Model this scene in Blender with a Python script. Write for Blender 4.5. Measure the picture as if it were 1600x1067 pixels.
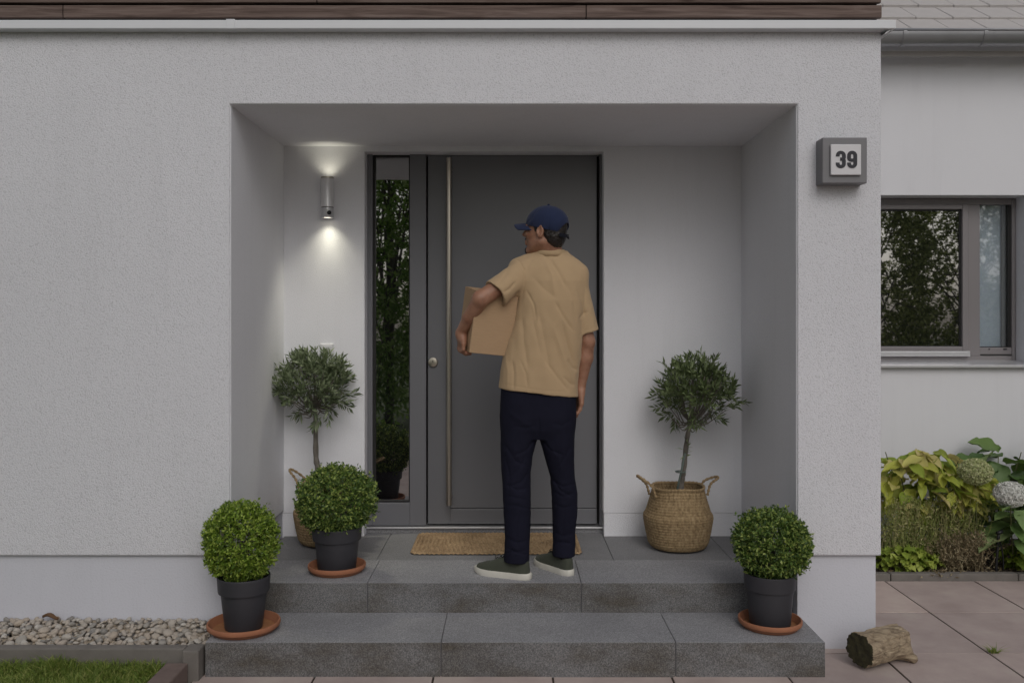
import bpy, bmesh, math, random
import numpy as np
from mathutils import Matrix, Vector, Euler

for o in list(bpy.data.objects):
    bpy.data.objects.remove(o, do_unlink=True)
scene = bpy.context.scene
COL = scene.collection
R = math.radians

# ------------------------------------------------------------------ camera
FPX, VX, VY, CZ = 1390.0, 795.0, 500.0, 1.543
cam_d = bpy.data.cameras.new('camera')
cam = bpy.data.objects.new('camera', cam_d)
COL.objects.link(cam)
cam.location = (0, 0, CZ)
cam.rotation_euler = (R(90), 0, 0)
cam_d.sensor_width = 36.0
cam_d.lens = FPX / 1600 * 36
cam_d.shift_x = (800 - VX) / 1600
cam_d.shift_y = -(533.5 - VY) / 1600
cam_d.clip_end = 500
scene.camera = cam

# ------------------------------------------------------------------ world, sun, exposure
SUN_EL, SUN_AZ = R(40), R(168)        # azimuth clockwise from +Y: behind the camera
world = bpy.data.worlds.new('World')
scene.world = world
world.use_nodes = True
wn, wl = world.node_tree.nodes, world.node_tree.links
wn.clear()
sky = wn.new('ShaderNodeTexSky')
sky.sky_type = 'NISHITA'
sky.sun_disc = False
sky.sun_elevation = SUN_EL
sky.sun_rotation = SUN_AZ
sky.air_density = 1.0
sky.dust_density = 4.0
sky.ozone_density = 1.0
hs = wn.new('ShaderNodeHueSaturation')
hs.inputs['Saturation'].default_value = 0.34
bgn = wn.new('ShaderNodeBackground')
bgn.inputs['Strength'].default_value = 0.15
wo = wn.new('ShaderNodeOutputWorld')
wl.new(sky.outputs[0], hs.inputs['Color'])
wl.new(hs.outputs[0], bgn.inputs['Color'])
wl.new(bgn.outputs[0], wo.inputs['Surface'])

sun_d = bpy.data.lights.new('sun', 'SUN')
sun_d.energy = 0.55
sun_d.angle = R(38)
sun_d.color = (1.0, 0.985, 0.98)
sun = bpy.data.objects.new('sun', sun_d)
COL.objects.link(sun)
sd = Vector((math.sin(SUN_AZ) * math.cos(SUN_EL), math.cos(SUN_AZ) * math.cos(SUN_EL), math.sin(SUN_EL)))
sun.rotation_euler = sd.to_track_quat('Z', 'Y').to_euler()

scene.view_settings.view_transform = 'Standard'
scene.view_settings.look = 'None'
scene.view_settings.gamma = 1
scene.view_settings.exposure = -0.88
scene.render.engine = 'CYCLES'
scene.cycles.max_bounces = 5
scene.cycles.diffuse_bounces = 3
scene.cycles.glossy_bounces = 3
scene.cycles.transmission_bounces = 2

# ------------------------------------------------------------------ helpers
def P(px, py, Y):
    return np.array([(px - VX) * Y / FPX, Y, CZ - (py - VY) * Y / FPX])

def XP(px, Y): return (px - VX) * Y / FPX
def ZP(py, Y): return CZ - (py - VY) * Y / FPX

def tag(o, label=None, cat=None, group=None, kind=None):
    if label: o['label'] = label
    if cat: o['category'] = cat
    if group: o['group'] = group
    if kind: o['kind'] = kind
    return o

def thing(name, loc, label, cat, group=None):
    o = bpy.data.objects.new(name, None)
    o.empty_display_size = 0.05
    COL.objects.link(o)
    o.location = tuple(float(v) for v in loc)
    return tag(o, label, cat, group)

def wloc(o):
    v = Vector(o.location)
    return v

def link(name, me, mat=None, parent=None, smooth=False, world=True):
    """one mesh object; geometry is given in world coordinates when world=True"""
    o = bpy.data.objects.new(name, me)
    COL.objects.link(o)
    if mat is not None and len(me.materials) == 0:
        for m in (mat if isinstance(mat, (list, tuple)) else [mat]):
            me.materials.append(m)
    if parent is not None:
        o.parent = parent
        if world:
            t = Vector((0, 0, 0))
            p = parent
            while p is not None:
                t += Vector(p.location)
                p = p.parent
            if parent.type == 'EMPTY':
                o.location = -t
            # mesh parents built in world coordinates sit at world origin already
            elif t.length > 1e-9:
                o.location = -t
    if smooth:
        me.polygons.foreach_set('use_smooth', [True] * len(me.polygons))
    return o

def mesh(name, V, F):
    me = bpy.data.meshes.new(name)
    V = V.tolist() if isinstance(V, np.ndarray) else V
    F = F.tolist() if isinstance(F, np.ndarray) else F
    me.from_pydata(V, [], F)
    me.update()
    return me

class MB:
    """collects shapes of ONE part"""
    def __init__(self): self.v = []; self.f = []
    def add(self, V, F):
        n = len(self.v)
        self.v += [tuple(float(c) for c in p) for p in V]
        self.f += [tuple(int(i) + n for i in q) for q in F]
        return self
    def box(self, x0, x1, y0, y1, z0, z1):
        V = [(x0,y0,z0),(x1,y0,z0),(x1,y1,z0),(x0,y1,z0),(x0,y0,z1),(x1,y0,z1),(x1,y1,z1),(x0,y1,z1)]
        return self.add(V, [(0,3,2,1),(4,5,6,7),(0,1,5,4),(1,2,6,5),(2,3,7,6),(3,0,4,7)])
    def prism_y(self, pts, y0, y1):
        """polygon in XZ (counter-clockwise seen from -Y) extruded along Y"""
        n = len(pts)
        V = [(x, y0, z) for x, z in pts] + [(x, y1, z) for x, z in pts]
        F = [tuple(range(n)), tuple(reversed(range(n, 2*n)))]
        F += [(i, i + n, (i+1) % n + n, (i+1) % n) for i in range(n)]
        return self.add(V, F)
    def prism_x(self, pts, x0, x1):
        """polygon in YZ extruded along X"""
        n = len(pts)
        V = [(x0, y, z) for y, z in pts] + [(x1, y, z) for y, z in pts]
        F = [tuple(reversed(range(n))), tuple(range(n, 2*n))]
        F += [(i, (i+1) % n, (i+1) % n + n, i + n) for i in range(n)]
        return self.add(V, F)
    def lathe(self, prof, c, n=48, close=False):
        """profile of (r, z) turned about a vertical axis through c"""
        V = []; F = []
        m = len(prof)
        for i in range(n):
            a = 2*math.pi*i/n
            for r, z in prof:
                V.append((c[0] + r*math.cos(a), c[1] + r*math.sin(a), c[2] + z))
        for i in range(n):
            j = (i+1) % n
            for k in range(m-1):
                F.append((i*m+k, j*m+k, j*m+k+1, i*m+k+1))
        return self.add(V, F)
    def tube(self, pts, radii, n=10, cap=True):
        V, F = tube_np(pts, radii, n, cap)
        return self.add(V, F)
    def build(self, name, mat, parent=None, smooth=False, bevel=0, seg=2):
        o = link(name, mesh(name, self.v, self.f), mat, parent, smooth)
        fix_normals(o.data)
        if bevel:
            b = o.modifiers.new('bevel', 'BEVEL'); b.width = bevel; b.segments = seg
            b.limit_method = 'ANGLE'; b.angle_limit = R(40)
        return o

def fix_normals(me):
    bm = bmesh.new(); bm.from_mesh(me)
    bmesh.ops.recalc_face_normals(bm, faces=bm.faces)
    bm.to_mesh(me); bm.free()

def smooth_by_angle(o, ang=40):
    me = o.data
    me.polygons.foreach_set('use_smooth', [True]*len(me.polygons))
    bm = bmesh.new(); bm.from_mesh(me)
    for e in bm.edges:
        if len(e.link_faces) == 2 and e.calc_face_angle(0) > R(ang):
            e.smooth = False
    bm.to_mesh(me); bm.free()
    return o

def tube_np(pts, radii, n=10, cap=True):
    pts = np.array(pts, float); m = len(pts)
    radii = np.full(m, radii) if np.isscalar(radii) else np.array(radii, float)
    if len(radii) != m: radii = np.interp(np.linspace(0, 1, m), np.linspace(0, 1, len(radii)), radii)
    V = []; up = np.array([0.13, 0.31, 0.94])
    T = np.gradient(pts, axis=0)
    T /= np.linalg.norm(T, axis=1)[:, None] + 1e-12
    u = np.cross(T[0], up)
    if np.linalg.norm(u) < 1e-3: u = np.cross(T[0], [1, 0, 0])
    u /= np.linalg.norm(u)
    for i in range(m):
        u = u - T[i]*np.dot(u, T[i]); u /= np.linalg.norm(u)
        w = np.cross(T[i], u)
        for k in range(n):
            a = 2*math.pi*k/n
            V.append(pts[i] + radii[i]*(math.cos(a)*u + math.sin(a)*w))
    F = []
    for i in range(m-1):
        for k in range(n):
            F.append((i*n+k, i*n+(k+1) % n, (i+1)*n+(k+1) % n, (i+1)*n+k))
    if cap:
        F.append(tuple(reversed(range(n)))); F.append(tuple(range((m-1)*n, m*n)))
    return V, F

def spline(pts, n=24):
    """Catmull-Rom through points"""
    p = np.array(pts, float)
    p = np.vstack([2*p[0]-p[1], p, 2*p[-1]-p[-2]])
    out = []
    segs = len(p) - 3
    for i in range(segs):
        for t in np.linspace(0, 1, max(2, n//segs), endpoint=False):
            a, b, c, d = p[i], p[i+1], p[i+2], p[i+3]
            out.append(0.5*((2*b) + (-a+c)*t + (2*a-5*b+4*c-d)*t*t + (-a+3*b-3*c+d)*t**3))
    out.append(p[-2])
    return np.array(out)

# value noise on numpy points
def vnoise(Pn, scale, seed=0):
    q = Pn*scale
    i = np.floor(q).astype(np.int64); f = q - i
    f = f*f*(3-2*f)
    def h(ix, iy, iz):
        n = (ix*374761393 + iy*668265263 + iz*2147483647 + seed*1274126177) & 0xffffffff
        n = ((n ^ (n >> 13))*1274126177) & 0xffffffff
        return ((n ^ (n >> 16)) & 0xffff)/32767.5 - 1.0
    r = 0
    for dx in (0, 1):
        for dy in (0, 1):
            for dz in (0, 1):
                w = (f[..., 0] if dx else 1-f[..., 0])*(f[..., 1] if dy else 1-f[..., 1])*(f[..., 2] if dz else 1-f[..., 2])
                r = r + w*h(i[..., 0]+dx, i[..., 1]+dy, i[..., 2]+dz)
    return r

# ------------------------------------------------------------------ signed-distance modelling
def smin(a, b, k):
    h = np.clip(0.5 + 0.5*(b-a)/k, 0, 1)
    return b + (a-b)*h - k*h*(1-h)
def smax(a, b, k): return -smin(-a, -b, k)
def rcone(p, a, b, r1, r2):
    a = np.asarray(a, float); b = np.asarray(b, float)
    ab = b-a
    t = np.clip(((p-a)@ab)/(ab@ab), 0, 1)
    d = p - (a + t[..., None]*ab)
    return np.sqrt((d*d).sum(-1)) - (r1 + (r2-r1)*t)
def ellip(p, c, r, M=None):
    q = p - np.asarray(c, float)
    if M is not None: q = q@M
    r = np.asarray(r, float)
    k0 = np.sqrt(((q/r)**2).sum(-1)); k1 = np.sqrt(((q/(r*r))**2).sum(-1)) + 1e-9
    return k0*(k0-1)/k1
def loft(p, tab, pw=2.0):
    """vertical loft; rows (z, cx, cy, rx, ry) with rising z"""
    t = np.array(sorted(tab))
    z = p[..., 2]
    cx, cy, rx, ry = (np.interp(z, t[:, 0], t[:, k]) for k in (1, 2, 3, 4))
    n = (np.abs((p[..., 0]-cx)/rx)**pw + np.abs((p[..., 1]-cy)/ry)**pw)**(1/pw)
    d = (n-1)*np.minimum(rx, ry)
    return np.maximum(d, np.maximum(t[0, 0]-z, z-t[-1, 0]))

def nets(f, lo, hi, h, B=8):
    """surface nets on a block-skipping grid"""
    lo = np.array(lo, float); hi = np.array(hi, float)
    n = np.ceil((hi-lo)/h/B).astype(int)*B + 1
    val = np.ones(n, np.float32)
    nb = (n-1)//B
    bi = np.stack(np.meshgrid(*[np.arange(k) for k in nb], indexing='ij'), -1).reshape(-1, 3)
    cen = lo + (bi*B + B/2)*h
    fv = f(cen)
    lim = B*h*0.87*1.6 + 0.008
    g = np.stack(np.meshgrid(*[np.arange(B+1)]*3, indexing='ij'), -1).reshape(-1, 3)
    act = np.abs(fv) < lim
    for b, v in zip(bi[~act], fv[~act]):
        s = b*B
        val[s[0]:s[0]+B+1, s[1]:s[1]+B+1, s[2]:s[2]+B+1] = 1.0 if v > 0 else -1.0
    ab = bi[act]
    for c in range(0, len(ab), 120):
        ch = ab[c:c+120]
        pts = (lo + (ch[:, None, :]*B + g[None])*h).reshape(-1, 3)
        vv = f(pts).reshape(len(ch), B+1, B+1, B+1)
        for b, v in zip(ch, vv):
            s = b*B
            val[s[0]:s[0]+B+1, s[1]:s[1]+B+1, s[2]:s[2]+B+1] = v
    ins = val < 0
    def cs(a, o): return a[o[0]:a.shape[0]-1+o[0], o[1]:a.shape[1]-1+o[1], o[2]:a.shape[2]-1+o[2]]
    offs = [(i, j, k) for i in (0, 1) for j in (0, 1) for k in (0, 1)]
    cnt = sum(cs(ins, o).astype(np.int8) for o in offs)
    A = (cnt > 0) & (cnt < 8)
    ijk = np.argwhere(A)
    idx = np.full(A.shape, -1, np.int64); idx[A] = np.arange(len(ijk))
    pos = np.zeros((len(ijk), 3)); num = np.zeros(len(ijk))
    for a in offs:
        for ax in range(3):
            if a[ax]: continue
            b = list(a); b[ax] = 1
            va = cs(val, a)[A]; vb = cs(val, b)[A]
            m = (va < 0) != (vb < 0)
            t = np.where(m, va/np.where(m, va-vb, 1), 0)
            q = np.array(a, float)[None].repeat(len(ijk), 0); q[:, ax] += t
            pos += q*m[:, None]; num += m
    V = lo + (ijk + pos/num[:, None])*h
    F = []
    for ax in range(3):
        u, w = (ax+1) % 3, (ax+2) % 3
        sl0 = [slice(None)]*3; sl1 = [slice(None)]*3
        sl0[ax] = slice(0, -1); sl1[ax] = slice(1, None)
        d0 = ins[tuple(sl0)]; d1 = ins[tuple(sl1)]
        for m, flip in ((d0 & ~d1, False), (~d0 & d1, True)):
            e = np.argwhere(m)
            e = e[(e[:, u] > 0) & (e[:, w] > 0) & (e[:, u] < A.shape[u]) & (e[:, w] < A.shape[w])]
            if not len(e): continue
            q = []
            for du, dw in ((-1, -1), (0, -1), (0, 0), (-1, 0)):
                c = e.copy(); c[:, u] += du; c[:, w] += dw
                q.append(idx[c[:, 0], c[:, 1], c[:, 2]])
            q = np.stack(q, 1)
            if flip: q = q[:, ::-1]
            F.append(q)
    F = np.concatenate(F)
    F = F[(F >= 0).all(1)]
    return V, F

def near(p, c, r, fn):
    """evaluate fn only inside a sphere round c"""
    d = np.sqrt(((p-c)**2).sum(-1)); out = d - r
    m = d < r + 0.05
    if m.any(): out[m] = fn(p[m])
    return out

def vnormals(V, F):
    n = np.cross(V[F[:, 2]]-V[F[:, 0]], V[F[:, 3]]-V[F[:, 1]])
    N = np.zeros_like(V)
    for k in range(4):
        for ax in range(3): N[:, ax] += np.bincount(F[:, k], n[:, ax], len(V))
    return N/(np.linalg.norm(N, axis=1)[:, None] + 1e-12)

def sdf_obj(name, f, lo, hi, h, mat, parent, disp=None):
    V, F = nets(f, lo, hi, h)
    if disp is not None: V = V - vnormals(V, F)*disp(V)[:, None]
    return link(name, mesh(name, V, F), mat, parent, smooth=True)

# ------------------------------------------------------------------ materials
def srgb(r, g, b):
    return tuple(((c/255)/12.92 if c/255 <= 0.04045 else ((c/255+0.055)/1.055)**2.4) for c in (r, g, b))

class NT:
    def __init__(self, name):
        self.m = bpy.data.materials.new(name); self.m.use_nodes = True
        self.n = self.m.node_tree.nodes; self.l = self.m.node_tree.links
        self.b = self.n['Principled BSDF']; self.out = self.n['Material Output']
        self.tc = None
    def node(self, t, **kw):
        x = self.n.new(t)
        for k, v in kw.items():
            if k in x.inputs: x.inputs[k].default_value = v
            else: setattr(x, k, v)
        return x
    def coord(self, kind='Object'):
        if self.tc is None: self.tc = self.n.new('ShaderNodeTexCoord')
        return self.tc.outputs[kind]
    def mapping(self, scale=(1, 1, 1), kind='Object', rot=(0, 0, 0)):
        mp = self.n.new('ShaderNodeMapping'); mp.inputs['Scale'].default_value = scale
        mp.inputs['Rotation'].default_value = rot
        self.l.new(self.coord(kind), mp.inputs['Vector']); return mp.outputs[0]
    def noise(self, scale, detail=3, rough=0.55, vec=None, dist=0.0):
        x = self.n.new('ShaderNodeTexNoise')
        x.inputs['Scale'].default_value = scale; x.inputs['Detail'].default_value = detail
        x.inputs['Roughness'].default_value = rough; x.inputs['Distortion'].default_value = dist
        self.l.new(vec if vec is not None else self.coord(), x.inputs['Vector'])
        return x.outputs['Fac']
    def voro(self, scale, feature='F1', vec=None, out='Distance'):
        x = self.n.new('ShaderNodeTexVoronoi'); x.feature = feature
        x.inputs['Scale'].default_value = scale
        self.l.new(vec if vec is not None else self.coord(), x.inputs['Vector'])
        return x.outputs[out]
    def ramp(self, fac, stops):
        x = self.n.new('ShaderNodeValToRGB'); e = x.color_ramp.elements
        while len(e) < len(stops): e.new(0.5)
        for i, (p, c) in enumerate(stops):
            e[i].position = p; e[i].color = (c[0], c[1], c[2], 1)
        self.l.new(fac, x.inputs['Fac']); return x.outputs['Color']
    def mix(self, fac, a, b, mode='MIX'):
        x = self.n.new('ShaderNodeMix'); x.data_type = 'RGBA'; x.blend_type = mode
        for s, v in (('Factor', fac), ('A', a), ('B', b)):
            sock = [i for i in x.inputs if i.name == s and (i.type == 'RGBA' if s != 'Factor' else i.type == 'VALUE')][0]
            if hasattr(v, 'is_output'): self.l.new(v, sock)
            elif s == 'Factor': sock.default_value = v
            else: sock.default_value = (v[0], v[1], v[2], 1)
        return [o for o in x.outputs if o.type == 'RGBA'][0]
    def math(self, op, a, b=None):
        x = self.n.new('ShaderNodeMath'); x.operation = op
        for i, v in enumerate((a, b)):
            if v is None: continue
            if hasattr(v, 'is_output'): self.l.new(v, x.inputs[i])
            else: x.inputs[i].default_value = v
        return x.outputs[0]
    def color(self, c):
        if hasattr(c, 'is_output'): self.l.new(c, self.b.inputs['Base Color'])
        else: self.b.inputs['Base Color'].default_value = (c[0], c[1], c[2], 1)
        return self
    def rough(self, r):
        if hasattr(r, 'is_output'): self.l.new(r, self.b.inputs['Roughness'])
        else: self.b.inputs['Roughness'].default_value = r
        return self
    def set(self, **kw):
        for k, v in kw.items(): self.b.inputs[k.replace('_', ' ')].default_value = v
        return self
    def bump(self, h, strength=0.5, dist=0.01):
        x = self.n.new('ShaderNodeBump'); x.inputs['Strength'].default_value = strength
        x.inputs['Distance'].default_value = dist
        self.l.new(h, x.inputs['Height'])
        prev = self.b.inputs['Normal'].links
        if prev: self.l.new(prev[0].from_socket, x.inputs['Normal'])
        self.l.new(x.outputs[0], self.b.inputs['Normal']); return self
    def rand(self, kind='island'):
        if kind == 'island':
            return self.n.new('ShaderNodeNewGeometry').outputs['Random Per Island']
        return self.n.new('ShaderNodeObjectInfo').outputs['Random']

def plaster(name, c, grain, strength, dist, stain=0.06, pitc=0.72):
    t = NT(name)
    big = t.noise(0.9, 4, 0.6)
    col = t.mix(big, tuple(x*(1-stain) for x in c), tuple(x*(1+stain) for x in c))
    fine = t.noise(grain, 3, 0.65)
    pit = t.ramp(fine, [(0.32, (pitc, pitc, pitc)), (0.46, (1, 1, 1))])
    streak = t.noise(1.0, 5, 0.7, t.mapping((7, 7, 0.55)))
    col = t.mix(t.ramp(streak, [(0.52, (0, 0, 0)), (0.78, (0.3, 0.3, 0.3))]), col, tuple(x*0.86 for x in c))
    col = t.mix(1.0, col, pit, 'MULTIPLY')
    t.color(col).rough(0.92).set(Specular_IOR_Level=0.2)
    t.bump(fine, strength, dist)
    return t.m

M = {}
M['plaster'] = plaster('render_rough', (0.73, 0.73, 0.77), 185, 0.8, 0.007)
M['plaster_in'] = plaster('render_fine', (0.80, 0.805, 0.845), 180, 0.45, 0.004, 0.05, 0.9)
M['plinth'] = plaster('render_plinth', (0.60, 0.605, 0.66), 110, 0.4, 0.003, 0.08, 0.93)
M['wing'] = plaster('render_wing', (0.70, 0.70, 0.73), 170, 0.3, 0.003, 0.03, 0.95)

def granite(name, c0, c1, stain=None):
    t = NT(name)
    sp = t.ramp(t.noise(230, 3, 0.75), [(0.36, tuple(x*0.65 for x in c0)), (0.47, c0), (0.56, c1), (0.68, tuple(x*1.4 for x in c1))])
    big = t.noise(2.2, 5, 0.6)
    col = t.mix(1.0, sp, t.ramp(big, [(0.3, (0.82, 0.82, 0.82)), (0.7, (1.1, 1.1, 1.1))]), 'MULTIPLY')
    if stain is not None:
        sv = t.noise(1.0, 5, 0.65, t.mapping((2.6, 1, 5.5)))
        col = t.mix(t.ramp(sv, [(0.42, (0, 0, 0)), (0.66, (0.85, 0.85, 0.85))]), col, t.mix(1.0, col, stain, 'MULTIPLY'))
    t.color(col).rough(0.8)
    t.bump(t.noise(230, 2), 0.35, 0.002)
    return t.m
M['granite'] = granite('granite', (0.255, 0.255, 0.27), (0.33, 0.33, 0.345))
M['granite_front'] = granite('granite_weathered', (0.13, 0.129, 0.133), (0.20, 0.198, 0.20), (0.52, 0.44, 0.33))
M['tile'] = granite('porch_tile', (0.20, 0.20, 0.21), (0.25, 0.25, 0.26))

t = NT('paving'); c = t.noise(3.5, 6, 0.6)
cc = t.ramp(c, [(0.3, (0.38, 0.305, 0.285)), (0.55, (0.47, 0.385, 0.36)), (0.75, (0.53, 0.465, 0.42))])
cc = t.mix(1.0, cc, t.ramp(t.rand('object'), [(0, (0.86, 0.86, 0.86)), (1, (1.1, 1.08, 1.05))]), 'MULTIPLY')
cc = t.mix(t.ramp(t.noise(120, 3, 0.7), [(0.62, (0, 0, 0)), (0.78, (0.6, 0.6, 0.6))]), cc, (0.48, 0.44, 0.41))
t.color(cc).rough(0.85).bump(t.noise(150, 3), 0.4, 0.003); M['paving'] = t.m

def flat(name, c, rough=0.6, metal=0.0, var=0.08, nscale=6, bump=0.0, bscale=80, **kw):
    t = NT(name)
    t.color(t.mix(t.noise(nscale, 4), tuple(x*(1-var) for x in c), tuple(min(1, x*(1+var)) for x in c)))
    t.rough(rough).set(Metallic=metal, **kw)
    if bump: t.bump(t.noise(bscale, 3), bump, 0.002)
    return t.m
M['concrete'] = flat('concrete', (0.17, 0.155, 0.14), 0.9, 0, 0.25, 14, 0.5, 120)
M['brick_edge'] = flat('edge_stone', (0.17, 0.125, 0.11), 0.9, 0, 0.3, 18, 0.6, 90)
M['soil'] = flat('soil', (0.045, 0.03, 0.022), 0.95, 0, 0.5, 40, 1.0, 60)
M['lawn_soil'] = flat('lawn_ground', (0.05, 0.075, 0.02), 0.95, 0, 0.5, 20, 0.8, 60)
M['coping'] = flat('coping_metal', (0.66, 0.67, 0.70), 0.45, 0.0, 0.03, 3)
M['zinc'] = flat('zinc', (0.36, 0.36, 0.38), 0.42, 0.75, 0.15, 5, 0.1, 20)
M['roof'] = flat('roof_tile', (0.47, 0.445, 0.435), 0.85, 0, 0.10, 9, 0.5, 120)
M['dark'] = flat('dark_void', (0.012, 0.011, 0.011), 0.9)
M['door'] = flat('door_paint', (0.158, 0.160, 0.174), 0.34, 0, 0.05, 1.2, 0.05, 300)
M['frame'] = flat('frame_paint', (0.162, 0.164, 0.180), 0.38, 0, 0.04, 2)
M['win_frame'] = flat('window_frame_paint', (0.205, 0.19, 0.195), 0.42, 0, 0.04, 2)
M['rubber'] = flat('gasket', (0.01, 0.01, 0.01), 0.6)
M['steel'] = flat('brushed_steel', (0.50, 0.46, 0.40), 0.30, 1.0, 0.06, 30)
M['alu'] = flat('aluminium', (0.62, 0.62, 0.64), 0.35, 0.6, 0.04, 20)
M['lamp_grey'] = flat('lamp_grey', (0.80, 0.80, 0.82), 0.32, 0.3, 0.04, 20)
M['sign_grey'] = flat('sign_box', (0.175, 0.172, 0.182), 0.5, 0, 0.05, 12)
M['sign_white'] = flat('sign_plaque', (0.62, 0.61, 0.63), 0.35, 0, 0.03, 12)
M['ink'] = flat('black_ink', (0.012, 0.012, 0.02), 0.5)
M['black_gloss'] = flat('black_lens', (0.004, 0.004, 0.005), 0.08)
M['white_plastic'] = flat('white_plastic', (0.66, 0.66, 0.68), 0.4, 0, 0.02)
M['pot'] = flat('anthracite_plastic', (0.036, 0.036, 0.043), 0.55, 0, 0.15, 10, 0.1, 60)
M['terracotta'] = flat('terracotta', (0.33, 0.135, 0.07), 0.8, 0, 0.22, 12, 0.3, 90)
M['saucer_dirt'] = flat('saucer_inside', (0.28, 0.12, 0.05), 0.85, 0, 0.35, 25, 0.3, 90)
M['curtain'] = flat('curtain', (0.82, 0.82, 0.83), 0.8, 0, 0.05, 2)
M['beige'] = flat('beige_frame', (0.30, 0.27, 0.23), 0.7)

t = NT('wood_cladding')
vec = t.mapping((1.3, 14, 22))
g = t.noise(2.2, 6, 0.65, vec, 0.6)
cc = t.ramp(g, [(0.28, (0.055, 0.035, 0.028)), (0.5, (0.125, 0.088, 0.075)), (0.72, (0.20, 0.155, 0.14))])
kn = t.voro(1.0, 'F1', t.mapping((2.3, 5, 9)))
cc = t.mix(t.ramp(kn, [(0.05, (1, 1, 1)), (0.13, (0, 0, 0))]), cc, (0.045, 0.025, 0.018))
cc = t.mix(1.0, cc, t.ramp(t.rand('object'), [(0, (0.8, 0.78, 0.76)), (1, (1.12, 1.1, 1.08))]), 'MULTIPLY')
t.color(cc).rough(0.85).bump(g, 0.4, 0.003); M['cladding'] = t.m

def glass(name, ior=2.0, trans=0.0):
    t = NT(name)
    t.color((0.006, 0.006, 0.007)).rough(0.015).set(IOR=ior)
    wav = t.noise(1.6, 2, 0.5)
    t.bump(wav, 0.012, 0.05)
    if trans:
        tr = t.node('ShaderNodeBsdfTransparent'); tr.inputs[0].default_value = (0.86, 0.9, 0.93, 1)
        gl = t.node('ShaderNodeBsdfGlossy'); gl.inputs['Roughness'].default_value = 0.02
        mx = t.node('ShaderNodeMixShader'); mx.inputs[0].default_value = trans
        t.l.new(tr.outputs[0], mx.inputs[1]); t.l.new(gl.outputs[0], mx.inputs[2])
        t.l.new(mx.outputs[0], t.out.inputs['Surface'])
    return t.m
M['glass'] = glass('dark_glazing', 4.5)
M['glass_clear'] = glass('clear_glazing', 1.5, 0.16)

def leaf_mat(name, c0, c1, c2, kind='island', rough=0.45, sub=0.25, nscale=0):
    t = NT(name)
    col = t.ramp(t.rand(kind), [(0.0, c0), (0.55, c1), (1.0, c2)])
    if nscale:
        col = t.mix(t.ramp(t.noise(nscale, 3), [(0.42, (0, 0, 0)), (0.6, (1, 1, 1))]), col, tuple(x*0.55 for x in c0))
    t.color(col).rough(rough)
    tl = t.node('ShaderNodeBsdfTranslucent'); t.l.new(col, tl.inputs[0])
    mx = t.node('ShaderNodeMixShader'); mx.inputs[0].default_value = sub
    t.l.new(t.b.outputs[0], mx.inputs[1]); t.l.new(tl.outputs[0], mx.inputs[2])
    t.l.new(mx.outputs[0], t.out.inputs['Surface'])
    return t.m
M['box_lime'] = leaf_mat('boxwood_lime', (0.06, 0.12, 0.012), (0.20, 0.31, 0.03), (0.42, 0.52, 0.10))
M['box_dark'] = leaf_mat('boxwood_dark', (0.035, 0.075, 0.016), (0.11, 0.19, 0.036), (0.40, 0.48, 0.12))
M['olive'] = leaf_mat('olive_leaf', (0.065, 0.095, 0.042), (0.13, 0.17, 0.08), (0.34, 0.40, 0.25), rough=0.5, sub=0.15)
M['olive_b'] = leaf_mat('olive_leaf_green', (0.055, 0.085, 0.028), (0.11, 0.15, 0.052), (0.28, 0.35, 0.17), rough=0.5, sub=0.15)
M['laurel'] = leaf_mat('laurel_leaf', (0.10, 0.20, 0.03), (0.26, 0.42, 0.08), (0.50, 0.62, 0.25), rough=0.3, sub=0.5)
M['tree_leaf'] = leaf_mat('tree_leaf', (0.10, 0.13, 0.03), (0.24, 0.29, 0.08), (0.50, 0.55, 0.22), rough=0.45, sub=0.45)
M['grass'] = leaf_mat('grass_blade', (0.10, 0.17, 0.02), (0.19, 0.27, 0.04), (0.36, 0.37, 0.11), rough=0.6)
M['yellow_leaf'] = leaf_mat('yellow_leaf', (0.26, 0.36, 0.05), (0.52, 0.54, 0.09), (0.66, 0.55, 0.27), 'object', 0.55, 0.3)
M['hydra_leaf'] = leaf_mat('hydrangea_leaf', (0.06, 0.12, 0.032), (0.10, 0.18, 0.045), (0.18, 0.27, 0.065), 'object', 0.5, 0.2)
M['hosta_leaf'] = leaf_mat('hosta_leaf', (0.13, 0.23, 0.07), (0.21, 0.31, 0.11), (0.33, 0.42, 0.19), 'object', 0.45, 0.2)
M['lime_leaf'] = leaf_mat('lime_leaf', (0.18, 0.26, 0.03), (0.28, 0.36, 0.05), (0.40, 0.46, 0.09), 'object', 0.55, 0.2)
M['herb'] = leaf_mat('dry_herb', (0.17, 0.23, 0.055), (0.34, 0.36, 0.12), (0.52, 0.46, 0.25), rough=0.8)
M['herb_brown'] = leaf_mat('brown_herb', (0.13, 0.10, 0.055), (0.27, 0.21, 0.12), (0.44, 0.38, 0.24), rough=0.9)
M['petal'] = leaf_mat('white_petal', (0.66, 0.67, 0.62), (0.78, 0.78, 0.74), (0.86, 0.86, 0.82), rough=0.7)
M['petal_green'] = leaf_mat('greenish_petal', (0.36, 0.42, 0.18), (0.52, 0.55, 0.28), (0.68, 0.67, 0.42), rough=0.7)
M['stem'] = flat('green_stem', (0.09, 0.10, 0.035), 0.7, 0, 0.3, 30)
M['dead_leaf'] = flat('dead_leaf', (0.14, 0.075, 0.035), 0.8, 0, 0.4, 60)
M['black_metal'] = flat('black_metal', (0.012, 0.012, 0.014), 0.5)
t = NT('olive_bark'); g = t.noise(9, 5, 0.65, t.mapping((3, 3, 1.2)))
t.color(t.ramp(g, [(0.3, (0.06, 0.05, 0.042)), (0.7, (0.21, 0.19, 0.165))])).rough(0.9).bump(g, 0.7, 0.006); M['bark'] = t.m
M['stake'] = flat('stake_green', (0.10, 0.13, 0.115), 0.7)

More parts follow.
